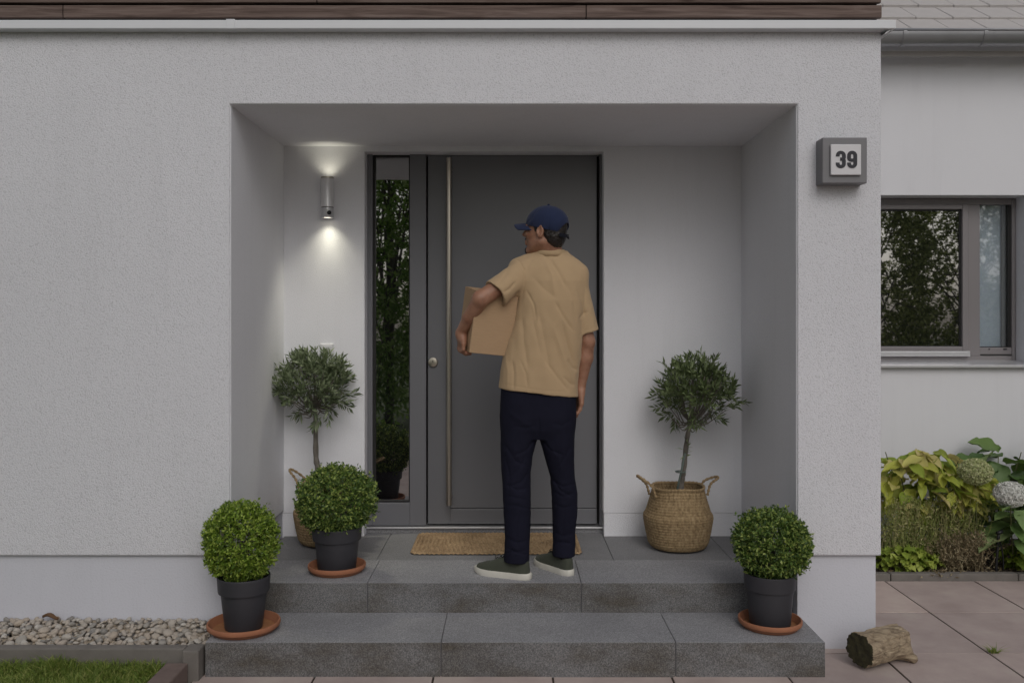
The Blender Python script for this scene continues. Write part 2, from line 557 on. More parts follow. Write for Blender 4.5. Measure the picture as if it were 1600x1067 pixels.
t = NT('log_wood'); vec = t.mapping((1, 1, 1), rot=(0, 0, R(-35)))
g = t.noise(14, 6, 0.7, t.mapping((0.8, 3.0, 3.4), rot=(0, 0, R(-40))), 0.5)
cc = t.ramp(g, [(0.26, (0.06, 0.04, 0.027)), (0.45, (0.25, 0.19, 0.125)), (0.62, (0.40, 0.32, 0.22)), (0.8, (0.53, 0.46, 0.35))])
t.color(cc).rough(0.9).bump(g, 0.9, 0.008); M['log'] = t.m
t = NT('log_cut'); g = t.noise(60, 5, 0.7)
t.color(t.ramp(g, [(0.3, (0.015, 0.012, 0.008)), (0.7, (0.06, 0.055, 0.022))])).rough(0.95).bump(g, 0.8, 0.004); M['log_cut'] = t.m

t = NT('pebble')
cc = t.ramp(t.rand('object'), [(0, (0.10, 0.10, 0.105)), (0.16, (0.30, 0.28, 0.25)), (0.4, (0.44, 0.35, 0.26)), (0.62, (0.46, 0.42, 0.37)), (0.8, (0.35, 0.27, 0.20)), (1, (0.52, 0.50, 0.46))])
cc = t.mix(0.35, cc, t.ramp(t.noise(40, 5, 0.7), [(0.3, (0.2, 0.18, 0.16)), (0.7, (0.6, 0.56, 0.5))]))
t.color(cc).rough(0.75).bump(t.noise(120, 3), 0.3, 0.001); M['pebble'] = t.m
t = NT('pebble_bed')
t.color(t.ramp(t.rand('island'), [(0, (0.08, 0.08, 0.085)), (0.3, (0.28, 0.24, 0.19)), (0.7, (0.38, 0.31, 0.23)), (1, (0.45, 0.42, 0.37))])).rough(0.8); M['pebble_bed'] = t.m

t = NT('seagrass'); g = t.noise(70, 4, 0.7, t.mapping((1, 1, 0.5)))
t.color(t.ramp(g, [(0.3, (0.16, 0.105, 0.05)), (0.5, (0.30, 0.21, 0.11)), (0.75, (0.43, 0.325, 0.185))])).rough(0.85).bump(g, 0.5, 0.003); M['seagrass'] = t.m
t = NT('jute'); g = t.noise(75, 4, 0.75)
cc = t.ramp(g, [(0.3, (0.20, 0.13, 0.07)), (0.5, (0.36, 0.25, 0.145)), (0.75, (0.52, 0.40, 0.25))])
cc = t.mix(1.0, cc, t.ramp(t.noise(7, 4), [(0.35, (0.78, 0.75, 0.72)), (0.65, (1.1, 1.08, 1.05))]), 'MULTIPLY')
t.color(cc).rough(0.95).bump(g, 0.6, 0.004); M['jute'] = t.m

t = NT('cardboard'); g = t.noise(3, 5, 0.5)
cc = t.mix(g, (0.36, 0.235, 0.135), (0.43, 0.29, 0.17))
t.color(t.mix(0.25, cc, t.ramp(t.noise(20, 3, 0.6, t.mapping((1, 1, 12))), [(0.3, (0.33, 0.215, 0.125)), (0.7, (0.45, 0.30, 0.18))]))).rough(0.85); M['cardboard'] = t.m

def cloth(name, c, weave=900, var=0.12, strength=0.25, rough=0.9, sheen=0.1):
    t = NT(name)
    col = t.mix(t.noise(11, 5, 0.6), tuple(x*(1-var) for x in c), tuple(x*(1+var) for x in c))
    t.color(col).rough(rough).set(Sheen_Weight=sheen, Specular_IOR_Level=0.15)
    t.bump(t.noise(weave, 2, 0.5), strength, 0.0012)
    return t.m
M['shirt'] = cloth('tan_cotton', (0.435, 0.31, 0.185), 700, 0.07)
M['trousers'] = cloth('navy_twill', (0.0095, 0.0098, 0.020), 800, 0.2, sheen=0.0)
M['cap'] = cloth('navy_cotton', (0.019, 0.027, 0.064), 700, 0.15)
M['cap_dark'] = cloth('dark_strap', (0.008, 0.009, 0.016), 700, 0.1)
M['suede'] = cloth('green_suede', (0.060, 0.066, 0.050), 400, 0.2)
M['sole'] = flat('white_rubber', (0.60, 0.58, 0.52), 0.6, 0, 0.08, 25)
M['lace'] = flat('dark_lace', (0.02, 0.022, 0.018), 0.9)
t = NT('skin'); g = t.noise(18, 4, 0.6)
t.color(t.ramp(g, [(0.3, (0.22, 0.10, 0.058)), (0.7, (0.38, 0.20, 0.13))])).rough(0.5).set(Subsurface_Weight=0.08, Subsurface_Scale=0.01)
t.bump(t.noise(160, 3), 0.15, 0.001); M['skin'] = t.m
t = NT('hair'); g = t.noise(60, 4, 0.7, t.mapping((1, 1, 0.25)))
t.color(t.ramp(g, [(0.3, (0.004, 0.0035, 0.003)), (0.7, (0.018, 0.012, 0.009))])).rough(0.5).bump(g, 0.9, 0.006); M['hair'] = t.m
M['eye'] = flat('eye_white', (0.5, 0.48, 0.46), 0.2)
# ================================================================== SETTING
ZPORCH, ZSTEP = 0.293, 0.150
YW, YIN, YDOOR, YWING = 4.16, 5.15, 5.25, 6.2
rng = np.random.default_rng(7)
random.seed(5)

g = MB(); g.add([(-60, -60, -0.06), (60, -60, -0.06), (60, 60, -0.06), (-60, 60, -0.06)], [(0, 1, 2, 3)])
tag(g.build('ground', M['lawn_soil']), kind='structure')

# paving: every slab in and near the view is a piece
pave = bpy.data.objects.new('pavement', None); COL.objects.link(pave); tag(pave, kind='structure')
slab_me = {}
xs = [-1.355, -0.84, -0.326, 0.19, 0.705, 1.21, 1.715, 2.225, 2.755, 3.27, 3.79]
ys = [2.40, 2.975, 3.55, 4.125, 4.70, 5.268]
for i in range(len(xs)-1):
    for j in range(len(ys)-1):
        if ys[j] >= 4.1 and xs[i+1] < 1.5: continue
        m = MB().box(xs[i]+0.0045, xs[i+1]-0.0045, ys[j]+0.004, ys[j+1]-0.004, -0.05, random.uniform(-0.001, 0.001))
        o = m.build('paving_slab', M['paving'], pave, bevel=0.002)
m = MB().box(-1.36, 3.8, 2.4, 5.26, -0.055, -0.0035)
o = m.build('joint_sand', M['soil'], pave)
m = MB().box(-1.36, 9, -2.5, 2.395, -0.05, -0.003); m.build('far_paving', M['paving'], pave)

# lawn behind the camera and at the left, garden bed
lawn = MB(); lawn.add([(-6, 1.2, 0.035), (-1.47, 1.2, 0.035), (-1.47, 3.83, 0.035), (-6, 3.83, 0.035)], [(0, 1, 2, 3)])
tag(lawn.build('lawn', M['lawn_soil']), kind='structure')
bed = MB().box(1.70, 6, 5.325, 6.25, -0.05, 0.02)
tag(bed.build('garden_bed', M['soil'], bevel=0.01), kind='structure')

# grass blades
def grass_mesh(n, xr, yr, z, hmin, hmax, w=0.0022, lean=0.5, seed=1, dens=None):
    r = np.random.default_rng(seed)
    x = r.uniform(*xr, n); y = r.uniform(*yr, n)
    h = r.uniform(hmin, hmax, n)
    if dens is not None: h *= dens(x, y)
    a = r.uniform(0, 2*math.pi, n); l = r.uniform(0.1, lean, n)*h*1.3
    b = a + r.uniform(-1.2, 1.2, n) + math.pi/2
    base = np.stack([x, y, np.full(n, z)], 1)
    side = np.stack([np.cos(b), np.sin(b), np.zeros(n)], 1)*w
    mid = base + np.stack([np.cos(a)*l*0.35, np.sin(a)*l*0.35, h*0.6], 1)
    tip = base + np.stack([np.cos(a)*l, np.sin(a)*l, h*0.95], 1)
    V = np.stack([base-side, base+side, mid+side*0.8, mid-side*0.8, tip], 1).reshape(-1, 3)
    k = np.arange(n)*5
    F = [tuple(q) for q in np.stack([k, k+1, k+2, k+3], 1).tolist()] + [tuple(q) for q in np.stack([k+3, k+2, k+4], 1).tolist()]
    return mesh('grass', V, F)
def dn(x, y): return 0.75 + 0.5*(np.sin(x*9+y*5)*0.5+0.5)*(np.sin(x*23-y*11)*0.5+0.5) + 0.5*np.exp(-((y-3.80)/0.05)**2)
o = link('grass', grass_mesh(30000, (-2.75, -1.485), (3.18, 3.825), 0.035, 0.028, 0.055, 0.0020, 0.9, 3, dn), M['grass'])
tag(o, 'short green lawn grass at the lower left corner', 'grass', kind='stuff')

# kerbs
def kerb_thing(name, label, pieces, mat, cat='kerb', bevel=0.006):
    b0 = pieces[0]
    t_ = thing(name, ((b0[0]+b0[1])/2, (b0[2]+b0[3])/2, 0), label, cat)
    for p in pieces: MB().box(*p).build('kerb_stone', mat, t_, bevel=bevel)
    return t_
kerb_thing('gravel_kerb', 'grey concrete kerb between the pebble strip and the lawn', [(-2.36, -1.400, 3.835, 3.888, -0.05, 0.128), (-3.40, -2.365, 3.835, 3.888, -0.05, 0.126), (-1.396, -1.326, 3.80, 3.888, -0.05, 0.131)], M['concrete'])
kerb_thing('lawn_edging', 'reddish brown edging stone between the lawn and the paving', [(-1.462, -1.368, 3.30, 3.795, -0.05, 0.083), (-1.462, -1.368, 2.80, 3.296, -0.05, 0.081)], M['brick_edge'])
kerb_thing('bed_kerb', 'low grey concrete kerb in front of the flower bed', [(1.7, 2.262, 5.272, 5.322, -0.05, 0.040), (2.266, 3.02, 5.272, 5.322, -0.05, 0.041), (3.024, 3.78, 5.272, 5.322, -0.05, 0.039)], M['concrete'])

# pebble strip
gb = MB().box(-3.4, -1.322, 3.89, 4.19, -0.05, 0.098).build('pebble_strip', M['soil'])
tag(gb, kind='structure')
pebs = []
for k in range(14):
    bm = bmesh.new(); bmesh.ops.create_icosphere(bm, subdivisions=2, radius=1.0)
    V = np.array([v.co[:] for v in bm.verts])
    q = V*(1 + 0.30*vnoise(V + k*7.3, 1.1, k)[:, None] + 0.12*vnoise(V + k*3.1, 2.6, k+40)[:, None])
    for v, c_ in zip(bm.verts, q): v.co = c_
    me = bpy.data.meshes.new('pebble'); bm.to_mesh(me); bm.free()
    me.polygons.foreach_set('use_smooth', [True]*len(me.polygons)); me.materials.append(M['pebble']); pebs.append(me)
placed = []
r2 = random.Random(11)
cnt = 0; tries = 0
while cnt < 298 and tries < 20000:
    tries += 1
    x = r2.uniform(-2.36, -1.33); y = r2.uniform(3.895, 4.172)
    s = r2.choice([0.009, 0.011, 0.013, 0.014, 0.016, 0.020])*r2.uniform(0.9, 1.1)
    if any((x-a)**2 + (y-b)**2 < ((s+c_)*0.80)**2 for a, b, c_ in placed): continue
    placed.append((x, y, s)); cnt += 1
    o = bpy.data.objects.new('pebble', pebs[r2.randrange(14)]); COL.objects.link(o); o.parent = gb
    zb = 0.116 + 0.022*(y-3.89)/0.28 + r2.uniform(-0.003, 0.008)
    o.location = (x, y, zb); o.rotation_euler = (r2.uniform(-0.5, 0.5), r2.uniform(-0.5, 0.5), r2.uniform(0, 6.28))
    o.scale = (s*r2.uniform(1.0, 1.45), s*r2.uniform(0.8, 1.1), s*r2.uniform(0.55, 0.85))
# filler layer of small stones beneath
bmv = np.array([v.co[:] for v in pebs[0].vertices]); bmf = [tuple(p.vertices) for p in pebs[0].polygons]
V = []; F = []
for k in range(2600):
    x = r2.uniform(-3.3, -1.33); y = r2.uniform(3.895, 4.18); s = r2.uniform(0.007, 0.013)
    z = 0.100 + 0.020*(y-3.89)/0.28 + r2.uniform(0, 0.010)
    n = len(V)
    q = bmv*np.array([s*1.3, s, s*0.8]); a = r2.uniform(0, 6.28)
    q = np.stack([q[:, 0]*math.cos(a)-q[:, 1]*math.sin(a), q[:, 0]*math.sin(a)+q[:, 1]*math.cos(a), q[:, 2]], 1) + [x, y, z]
    V += q.tolist(); F += [tuple(i+n for i in f) for f in bmf]
o = link('small_pebbles', mesh('small_pebbles', V, F), M['pebble_bed'], gb, True); tag(o, kind='stuff')

# ------------------------------------------------------------------ HOUSE
house = thing('house', (0, 4.6, 0), 'grey rendered house with a recessed entrance porch and a lower wing', 'house')
XL, XR, XE = -1.305, 1.350, 1.742
ZDRIP, ZCEIL, ZTOP = 0.4416, 2.551, 2.912
w = MB().prism_y([(-5.5, ZDRIP), (XL, ZDRIP), (XL, ZCEIL), (XR, ZCEIL), (XR, ZDRIP), (XE, ZDRIP), (XE, ZTOP), (-5.5, ZTOP)], YW, 5.70)
w.build('porch_wall', M['plaster'], house, bevel=0.007, seg=3)
XDL, XDR, ZDT = -0.834, 0.548, 2.5174
w = MB().prism_y([(XL-0.03, 0.425), (XDL, 0.425), (XDL, ZDT), (XDR, ZDT), (XDR, 0.425), (XR+0.03, 0.425), (XR+0.03, ZCEIL+0.03), (XL-0.03, ZCEIL+0.03)], YIN, 5.6)
w.build('inner_wall', M['plaster_in'], house, bevel=0.005)
# soffit and reveals carry the finer render
MB().box(XL+0.001, XR-0.001, YW+0.012, YIN+0.01, ZCEIL-0.003, ZCEIL+0.02).build('soffit', M['plaster_in'], house)
MB().box(XL-0.02, XL+0.003, YW+0.010, YIN+0.01, 0.445, ZCEIL-0.001).build('reveal', M['plaster_in'], house)
MB().box(XR-0.003, XR+0.02, YW+0.010, YIN+0.01, 0.445, ZCEIL-0.001).build('reveal', M['plaster_in'], house)
for (a, b) in ((-5.5, XL-0.006), (XR+0.006, XE-0.016)):
    MB().box(a, b, YW+0.022, 5.7, -0.1, ZDRIP+0.02).build('plinth', M['plinth'], house, bevel=0.004)
for (a, b) in ((XL-0.05, XDL-0.005), (XDR+0.005, XR+0.05)):
    MB().box(a, b, YIN+0.004, 5.6, 0.1, 0.43).build('plinth', M['plaster_in'], house)
# coping with its joint cover
yc = 4.105
for (a, b) in ((-5.5, XP(354, yc)), (XP(354, yc)+0.001, XE+0.045)):
    MB().box(a, b, yc, 5.7, ZP(45, yc), ZP(31.5, yc)).build('coping', M['coping'], house, bevel=0.003)
MB().box(XP(354, yc)-0.002, XP(367, yc), yc-0.004, 4.5, ZP(45.5, yc), ZP(30.5, yc)).build('coping_cover', M['coping'], house, bevel=0.002)
MB().prism_y([(XE-0.002, 2.868), (XE+0.004, 2.868), (XE+0.046, 2.897), (XE+0.046, 2.903), (XE+0.040, 2.903)], 4.12, 4.20).build('drip_edge', M['coping'], house)
# cladding boards above
yb = 4.16
zb0, zb1 = ZP(28, yb), ZP(8.5, yb)
for (a, b) in ((-4.2, XP(98, yb)-0.002), (XP(98, yb)+0.002, 0.36), (0.364, XP(1378, yb))):
    MB().box(a, b, yb, yb+0.024, zb0, zb1).build('cladding_board', M['cladding'], house, bevel=0.003)
for k, z in enumerate((ZP(4.5, yb), ZP(4.5, yb)+0.074)):
    for (a, b) in ((-4.2, -0.9+0.8*k), (-0.896+0.8*k, XP(1377, yb))):
        MB().box(a, b, yb, yb+0.024, z, z+0.06).build('cladding_board', M['cladding'], house, bevel=0.003)
MB().box(-4.2, XP(1374, yb), yb+0.03, yb+0.06, ZP(31, yb)-0.02, ZP(4.5, yb)+0.14).build('cladding_backing', M['dark'], house)

# ---- wing wall with the window opening
WX0, WX1 = 2.15, XP(1588, 6.35)
WZ0, WZ1 = ZP(569, YWING), ZP(305, YWING)
ZEAVE = ZP(78, YWING)
wv = MB()
wv.box(1.70, WX0, YWING, 6.55, -0.2, ZEAVE); wv.box(WX1, 8.0, YWING, 6.55, -0.2, ZEAVE)
wv.box(WX0, WX1, YWING, 6.55, -0.2, WZ0); wv.box(WX0, WX1, YWING, 6.55, WZ1, ZEAVE)
wv.build('wing_wall', M['wing'], house)
YWN = 6.35
win = MB()
def rect_frame(mb, x0, x1, z0, z1, wl_, wr, wb, wt, y0, y1):
    mb.box(x0, x0+wl_, y0, y1, z0, z1); mb.box(x1-wr, x1, y0, y1, z0, z1)
    mb.box(x0+wl_, x1-wr, y0, y1, z0, z0+wb); mb.box(x0+wl_, x1-wr, y0, y1, z1-wt, z1)
pz = FPX/YWN
rect_frame(win, WX0+0.002, WX1-0.002, WZ0+0.002, WZ1-0.002, 0.05, 0.028, 0.05, 0.045, YWN, YWN+0.07)
xm0, xm1 = XP(1512, YWN), XP(1531, YWN)
win.box(xm0, xm1, YWN-0.002, YWN+0.068, WZ0+0.052, WZ1-0.047)
win_o = win.build('window', M['win_frame'], house, bevel=0.004)
sash = MB(); rect_frame(sash, WX0+0.053, xm0-0.003, ZP(548, YWN), ZP(320, YWN), 0.045, 0.040, 0.030, 0.034, YWN-0.014, YWN+0.05)
sash.build('sash', M['win_frame'], win_o, bevel=0.004)
MB().box(WX0+0.09, xm0-0.036, YWN+0.016, YWN+0.026, ZP(542, YWN), ZP(327, YWN)).build('pane', M['glass'], win_o)
gk = MB(); rect_frame(gk, WX0+0.095, xm0-0.042, ZP(541.5, YWN), ZP(328, YWN), 0.007, 0.012, 0.006, 0.007, YWN+0.008, YWN+0.017); gk.build('gasket', M['rubber'], win_o)
MB().box(WX0+0.05, xm0+0.004, YWN-0.03, YWN-0.002, ZP(556.5, YWN), ZP(548.5, YWN)).build('drip_rail', M['alu'], win_o, bevel=0.003)
nz0, nz1 = ZP(541, YWN), ZP(320, YWN)
MB().box(xm1+0.001, WX1-0.032, YWN+0.030, YWN+0.036, nz0-0.01, nz1+0.01).build('pane', M['glass_clear'], win_o)
gk = MB(); rect_frame(gk, xm1+0.001, WX1-0.031, nz0-0.008, nz1+0.008, 0.004, 0.020, 0.006, 0.007, YWN+0.018, YWN+0.03); gk.build('gasket', M['rubber'], win_o)
MB().box(xm1+0.001, WX1-0.03, YWN+0.004, YWN+0.066, WZ0+0.053, nz0-0.009).build('bottom_rail', M['win_frame'], win_o, bevel=0.003)
MB().box(xm1+0.004, WX1-0.034, YWN-0.001, YWN+0.003, ZP(555, YWN)-0.001, ZP(553.4, YWN)).build('slot', M['rubber'], win_o)
for a, ww in ((1545, 0.008), (1568, 0.024)):
    MB().box(XP(a, YWN), XP(a, YWN)+ww, YWN-0.0015, YWN+0.003, ZP(546.5, YWN), ZP(544.3, YWN)).build('vent', M['rubber'], win_o)
# sheer curtain and the dark room behind
cv = []; cf = []
nx = 40
for i in range(nx):
    x = xm1 - 0.05 + (WX1 - 0.062 - xm1 + 0.05)*i/(nx-1)
    y = YWN+0.075 + 0.0012*math.sin(i*0.5)
    cv += [(x, y, WZ0), (x, y, WZ1)]
for i in range(nx-1): cf.append((2*i, 2*i+2, 2*i+3, 2*i+1))
link('curtain', mesh('curtain', cv, cf), M['curtain'], win_o, True)
MB().box(WX1-0.075, WX1-0.03, YWN+0.055, YWN+0.065, WZ0, WZ1).build('inner_trim', M['beige'], win_o)
MB().box(WX0-0.1, WX1+0.1, YWN+0.20, YWN+0.24, WZ0-0.1, WZ1+0.1).build('room', M['dark'], win_o)
MB().prism_x([(YWING-0.045, WZ0-0.022), (YWING-0.045, WZ0-0.004), (YWN+0.003, WZ0+0.022), (YWN+0.003, WZ0+0.002), (YWING-0.03, WZ0-0.022)], WX0-0.02, WX1+0.6).build('sill', M['alu'], win_o, bevel=0.002)

# ---- wing roof: tiles, gutter
YE, ZE, SL = 6.02, ZP(49, 6.02), R(35)
YG = 5.955
roof = MB().prism_x([(YE+0.04, ZE-0.06), (YE+0.04+2.2*math.cos(SL), ZE-0.06+2.2*math.sin(SL)), (YE+0.04+2.2*math.cos(SL), ZE-0.16+2.2*math.sin(SL)), (YE+0.04, ZE-0.16)], 1.75, 8.0).build('roof', M['roof'], house)
tm = MB().box(0.003, 0.257, 0, 0.36, -0.030, 0.0)
tme = mesh('tile', tm.v, tm.f); fix_normals(tme); tme.materials.append(M['roof'])
bm = bmesh.new(); bm.from_mesh(tme); bmesh.ops.bevel(bm, geom=bm.edges[:], offset=0.004, segments=1, affect='EDGES'); bm.to_mesh(tme); bm.free()
for row in range(5):
    for i in range(10):
        x = 1.70 + i*0.26 + (0.13 if row % 2 else 0)
        s = row*0.30
        o = bpy.data.objects.new('tile', tme); COL.objects.link(o); o.parent = roof
        roofoff = Vector((0, 0, 0))
        o.location = (x, YE + s*math.cos(SL), ZE + 0.008 + s*math.sin(SL) + random.uniform(-0.002, 0.002))
        o.rotation_euler = (SL - R(3.6), random.uniform(-0.004, 0.004), random.uniform(-0.003, 0.003))
gp = [(YG + 0.062*math.cos(a), ZP(49, YG) - 0.012 + 0.088*math.sin(a)) for a in np.linspace(math.pi*1.0, math.pi*2, 18)]
gp2 = [(YG + 0.058*math.cos(a), ZP(49, YG) - 0.012 + 0.083*math.sin(a)) for a in np.linspace(math.pi*2, math.pi, 18)]
gut = MB().prism_x(gp+gp2, 1.752, 8.0).build('gutter', M['zinc'], house); smooth_by_angle(gut, 35)
bead = MB().tube([(1.752, YG-0.062, ZP(49, YG)-0.010), (8.0, YG-0.062, ZP(49, YG)-0.010)], 0.009, 10).build('bead', M['zinc'], gut, True)
for px in (1412, 1538, 1664):
    x = XP(px, YG-0.06)
    bp = [(YG + 0.067*math.cos(a), ZP(49, YG) - 0.012 + 0.093*math.sin(a)) for a in np.linspace(math.pi*0.98, math.pi*1.6, 12)]
    bp2 = [(YG + 0.061*math.cos(a), ZP(49, YG) - 0.012 + 0.086*math.sin(a)) for a in np.linspace(math.pi*1.6, math.pi*0.98, 12)]
    MB().prism_x(bp+bp2, x, x+0.022).build('bracket', M['zinc'], gut)
MB().box(1.745, 8.0, 6.048, YWING+0.02, ZP(80, 6.05), ZE-0.045).build('fascia', M['wing'], house)

# ---- front door
zf = ZPORCH
dz = lambda py: ZP(py, YDOOR)
dx_ = lambda px: XP(px, YDOOR)
ZB = dz(820)
fr = MB()
fr.box(dx_(568), dx_(582.5), YDOOR-0.012, YDOOR+0.07, ZB, dz(228)); fr.box(dx_(640.5), dx_(666), YDOOR-0.012, YDOOR+0.07, ZB+0.0, dz(241))
fr.box(dx_(936.5), dx_(950), YDOOR-0.012, YDOOR+0.07, ZB, dz(228)); fr.box(dx_(582.5), dx_(936.5), YDOOR-0.012, YDOOR+0.07, dz(241), dz(228))
fr.box(dx_(582.5), dx_(640.5), YDOOR-0.012, YDOOR+0.07, ZB, dz(785))
door_frame = fr.build('door_frame', M['frame'], house, bevel=0.003)
MB().box(dx_(582), dx_(641), YDOOR+0.030, YDOOR+0.036, dz(786), dz(240)).build('pane', M['glass'], door_frame)
gk = MB(); rect_frame(gk, dx_(582.7), dx_(640.3), dz(784.8), dz(241.2), 0.012, 0.007, 0.008, 0.012, YDOOR+0.010, YDOOR+0.029); gk.build('gasket', M['rubber'], door_frame)
MB().box(dx_(568), dx_(950), YDOOR-0.03, YDOOR+0.10, ZB-0.016, ZB-0.006).build('threshold', M['alu'], door_frame, bevel=0.002)
MB().box(dx_(568), dx_(950), YDOOR-0.018, YDOOR+0.10, zf-0.02, ZB-0.017).build('sill_stone', M['tile'], door_frame)
leaf = MB()
leaf.box(dx_(668.5), dx_(703), YDOOR+0.004, YDOOR+0.06, ZB+0.006, dz(242.5))
leaf.box(dx_(703)+0.0005, dx_(932.5), YDOOR+0.008, YDOOR+0.06, dz(794), dz(242.5))
leaf.box(dx_(703)+0.0005, dx_(932.5), YDOOR+0.0035, YDOOR+0.06, ZB+0.006, dz(795))
door = leaf.build('door', M['door'], house, bevel=0.002)
MB().box(dx_(664), dx_(938), YDOOR+0.065, YDOOR+0.09, ZB-0.004, dz(238)).build('seal', M['rubber'], door)
hx = dx_(701.5)*(YDOOR-0.07)/YDOOR
yh = YDOOR-0.075
MB().tube([(XP(701.5, yh), yh, ZP(789, yh)), (XP(701.5, yh), yh, ZP(247, yh))], 0.0165, 24).build('handle', M['steel'], door, False)
smooth_by_angle(bpy.context.scene.objects[-1] if False else [o for o in bpy.data.objects if o.name == 'handle'][0], 40)
for py in (262, 778):
    MB().tube([(XP(702, yh), yh, ZP(py, yh)), (XP(702, yh)+0.006, YDOOR+0.006, ZP(py, yh))], 0.009, 14).build('handle_post', M['steel'], door, True)
lk = MB()
lc = P(676.5, 566, YDOOR-0.006)
ang = np.linspace(0, 2*math.pi, 33)[:-1]
def disc_y(mb, c, prof, n=32):
    V = []; F = []
    for r_, y in prof:
        for a in np.linspace(0, 2*math.pi, n, endpoint=False): V.append((c[0]+r_*math.cos(a), c[1]+y, c[2]+r_*math.sin(a)))
    m_ = len(prof)
    for i in range(m_-1):
        for k in range(n): F.append((i*n+k, i*n+(k+1) % n, (i+1)*n+(k+1) % n, (i+1)*n+k))
    F.append(tuple(range((m_-1)*n, m_*n)))
    mb.add(V, F); return mb
o = disc_y(lk, lc, [(0.029, 0.012), (0.029, 0.0), (0.026, -0.006), (0.016, -0.008)]).build('lock', M['steel'], door); smooth_by_angle(o, 35)
MB().box(lc[0]-0.002, lc[0]+0.002, lc[1]-0.0105, lc[1]-0.007, lc[2]+0.0, lc[2]+0.012).build('keyhole', M['rubber'], door)

# ---- entrance steps, each slab a piece
steps = thing('entrance_steps', (0, 4.2, 0), 'grey granite steps and tiled landing before the front door', 'steps')
Y1, Y2 = 3.85, 4.238
def slab(name, x0, x1, y0, y1, z0, z1, m, bev=0.0028):
    return MB().box(x0, x1, y0, y1, z0, z1).build(name, m, steps, bevel=bev)
def step_block(x0, x1, y0, y1, z0, z1):
    o = MB().box(x0, x1, y0, y1, z0, z1).build('step_block', None, steps)
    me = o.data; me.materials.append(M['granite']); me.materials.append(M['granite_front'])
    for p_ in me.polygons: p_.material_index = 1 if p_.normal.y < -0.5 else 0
    b_ = o.modifiers.new('bevel', 'BEVEL'); b_.width = 0.004; b_.segments = 2; b_.limit_method = 'ANGLE'; b_.angle_limit = R(40)
    return o
bx = [-1.316, XP(689, Y1), XP(1056, Y1), 1.371]
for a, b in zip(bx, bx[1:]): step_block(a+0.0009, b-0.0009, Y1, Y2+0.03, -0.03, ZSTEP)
bx = [XL+0.004, -0.674, 0.345, XR-0.004]
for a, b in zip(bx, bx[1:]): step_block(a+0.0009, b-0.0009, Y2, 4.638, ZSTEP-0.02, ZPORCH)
bx = [XL+0.004, -0.69, -0.07, 0.547, 1.165, XR-0.004]
for a, b in zip(bx, bx[1:]):
    slab('floor_tile', a+0.0012, b-0.0012, 4.642, 5.27, ZPORCH-0.03, ZPORCH-0.001, M['tile'], 0.002)
MB().box(XL, XR, 4.66, 5.3, 0.0, ZPORCH-0.012).build('bedding', M['dark'], steps)

# ------------------------------------------------------------------ wall lamp with its real light
lx = XP(511.5, 5.1); lz0, lz1 = ZP(341, 5.1), ZP(277.5, 5.1)
lamp = thing('wall_lamp', (lx, YIN, (lz0+lz1)/2), 'lit grey cylindrical up and down wall lamp beside the front door', 'lamp')
LY = 5.092
MB().box(lx-0.043, lx+0.030, YIN-0.030, YIN-0.001, lz0+0.004, lz1-0.003).build('back_plate', M['lamp_grey'], lamp, bevel=0.006)
b = MB().lathe([(0.028, lz1-0.006), (0.034, lz1-0.006), (0.036, lz1-0.012), (0.036, lz0+0.062)], (lx+0.002, LY, 0), 40).build('body', M['lamp_grey'], lamp, True)
b = MB().lathe([(0.028, lz1+0.0), (0.0365, lz1), (0.0365, lz1-0.008)], (lx+0.002, LY, 0), 40).build('rim', M['steel'], lamp); smooth_by_angle(b)
MB().lathe([(0.0345, lz0+0.062), (0.0345, lz0+0.057)], (lx+0.002, LY, 0), 40).build('groove', M['rubber'], lamp, True)
b = MB().lathe([(0.036, lz0+0.057), (0.036, lz0+0.006), (0.033, lz0), (0.027, lz0)], (lx+0.002, LY, 0), 40).build('sensor_head', M['alu'], lamp, True)
ca = R(-62); cc_ = Vector((lx+0.002 + 0.034*math.cos(ca), LY+0.034*math.sin(ca), lz0+0.027))
bm = bmesh.new(); bmesh.ops.create_uvsphere(bm, u_segments=20, v_segments=12, radius=0.0125)
for v in bm.verts: v.co += cc_
me = bpy.data.meshes.new('camera_lens'); bm.to_mesh(me); bm.free(); link('camera_lens', me, M['black_gloss'], lamp, True)
te = NT('lit_diffuser'); te.set(Emission_Strength=6.0); te.b.inputs['Emission Color'].default_value = (1.0, 0.93, 0.74, 1); te.color((0.8, 0.8, 0.7))
for zz, nm in ((lz0+0.004, 'diffuser'), (lz1-0.006, 'diffuser')):
    V = [(lx+0.002+0.0275*math.cos(a), LY+0.0275*math.sin(a), zz) for a in ang]
    link(nm, mesh(nm, V, [tuple(range(len(V)))]), te.m, lamp)
def lamp_light(z, down, energy, size, blend, tilt):
    ld = bpy.data.lights.new('lamp_beam', 'SPOT'); ld.energy = energy; ld.spot_size = R(size); ld.spot_blend = blend
    ld.color = (1.0, 0.95, 0.74); ld.shadow_soft_size = 0.012
    ld.use_nodes = True                       # the lamp's lens spreads the light: gentler falloff
    ln = ld.node_tree.nodes; em = ln['Emission']; fo = ln.new('ShaderNodeLightFalloff'); fo.inputs['Strength'].default_value = 1.0
    ld.node_tree.links.new(fo.outputs['Linear'], em.inputs['Strength'])
    o = bpy.data.objects.new('lamp_beam', ld); COL.objects.link(o); o.parent = lamp
    o.location = Vector((lx+0.002, LY, z)) - lamp.location
    o.rotation_euler = (R(tilt) if down else R(180-tilt), 0, 0)
lamp_light(lz0-0.002, True, 13.0, 108, 0.8, 8)
lamp_light(lz0-0.002, True, 8.0, 84, 1.0, 6)
lamp_light(lz0-0.002, True, 11.0, 50, 1.0, 8)
lamp_light(lz1+0.002, False, 4.6, 112, 0.8, 24)
lamp_light(lz1+0.002, False, 1.4, 70, 1.0, 22)

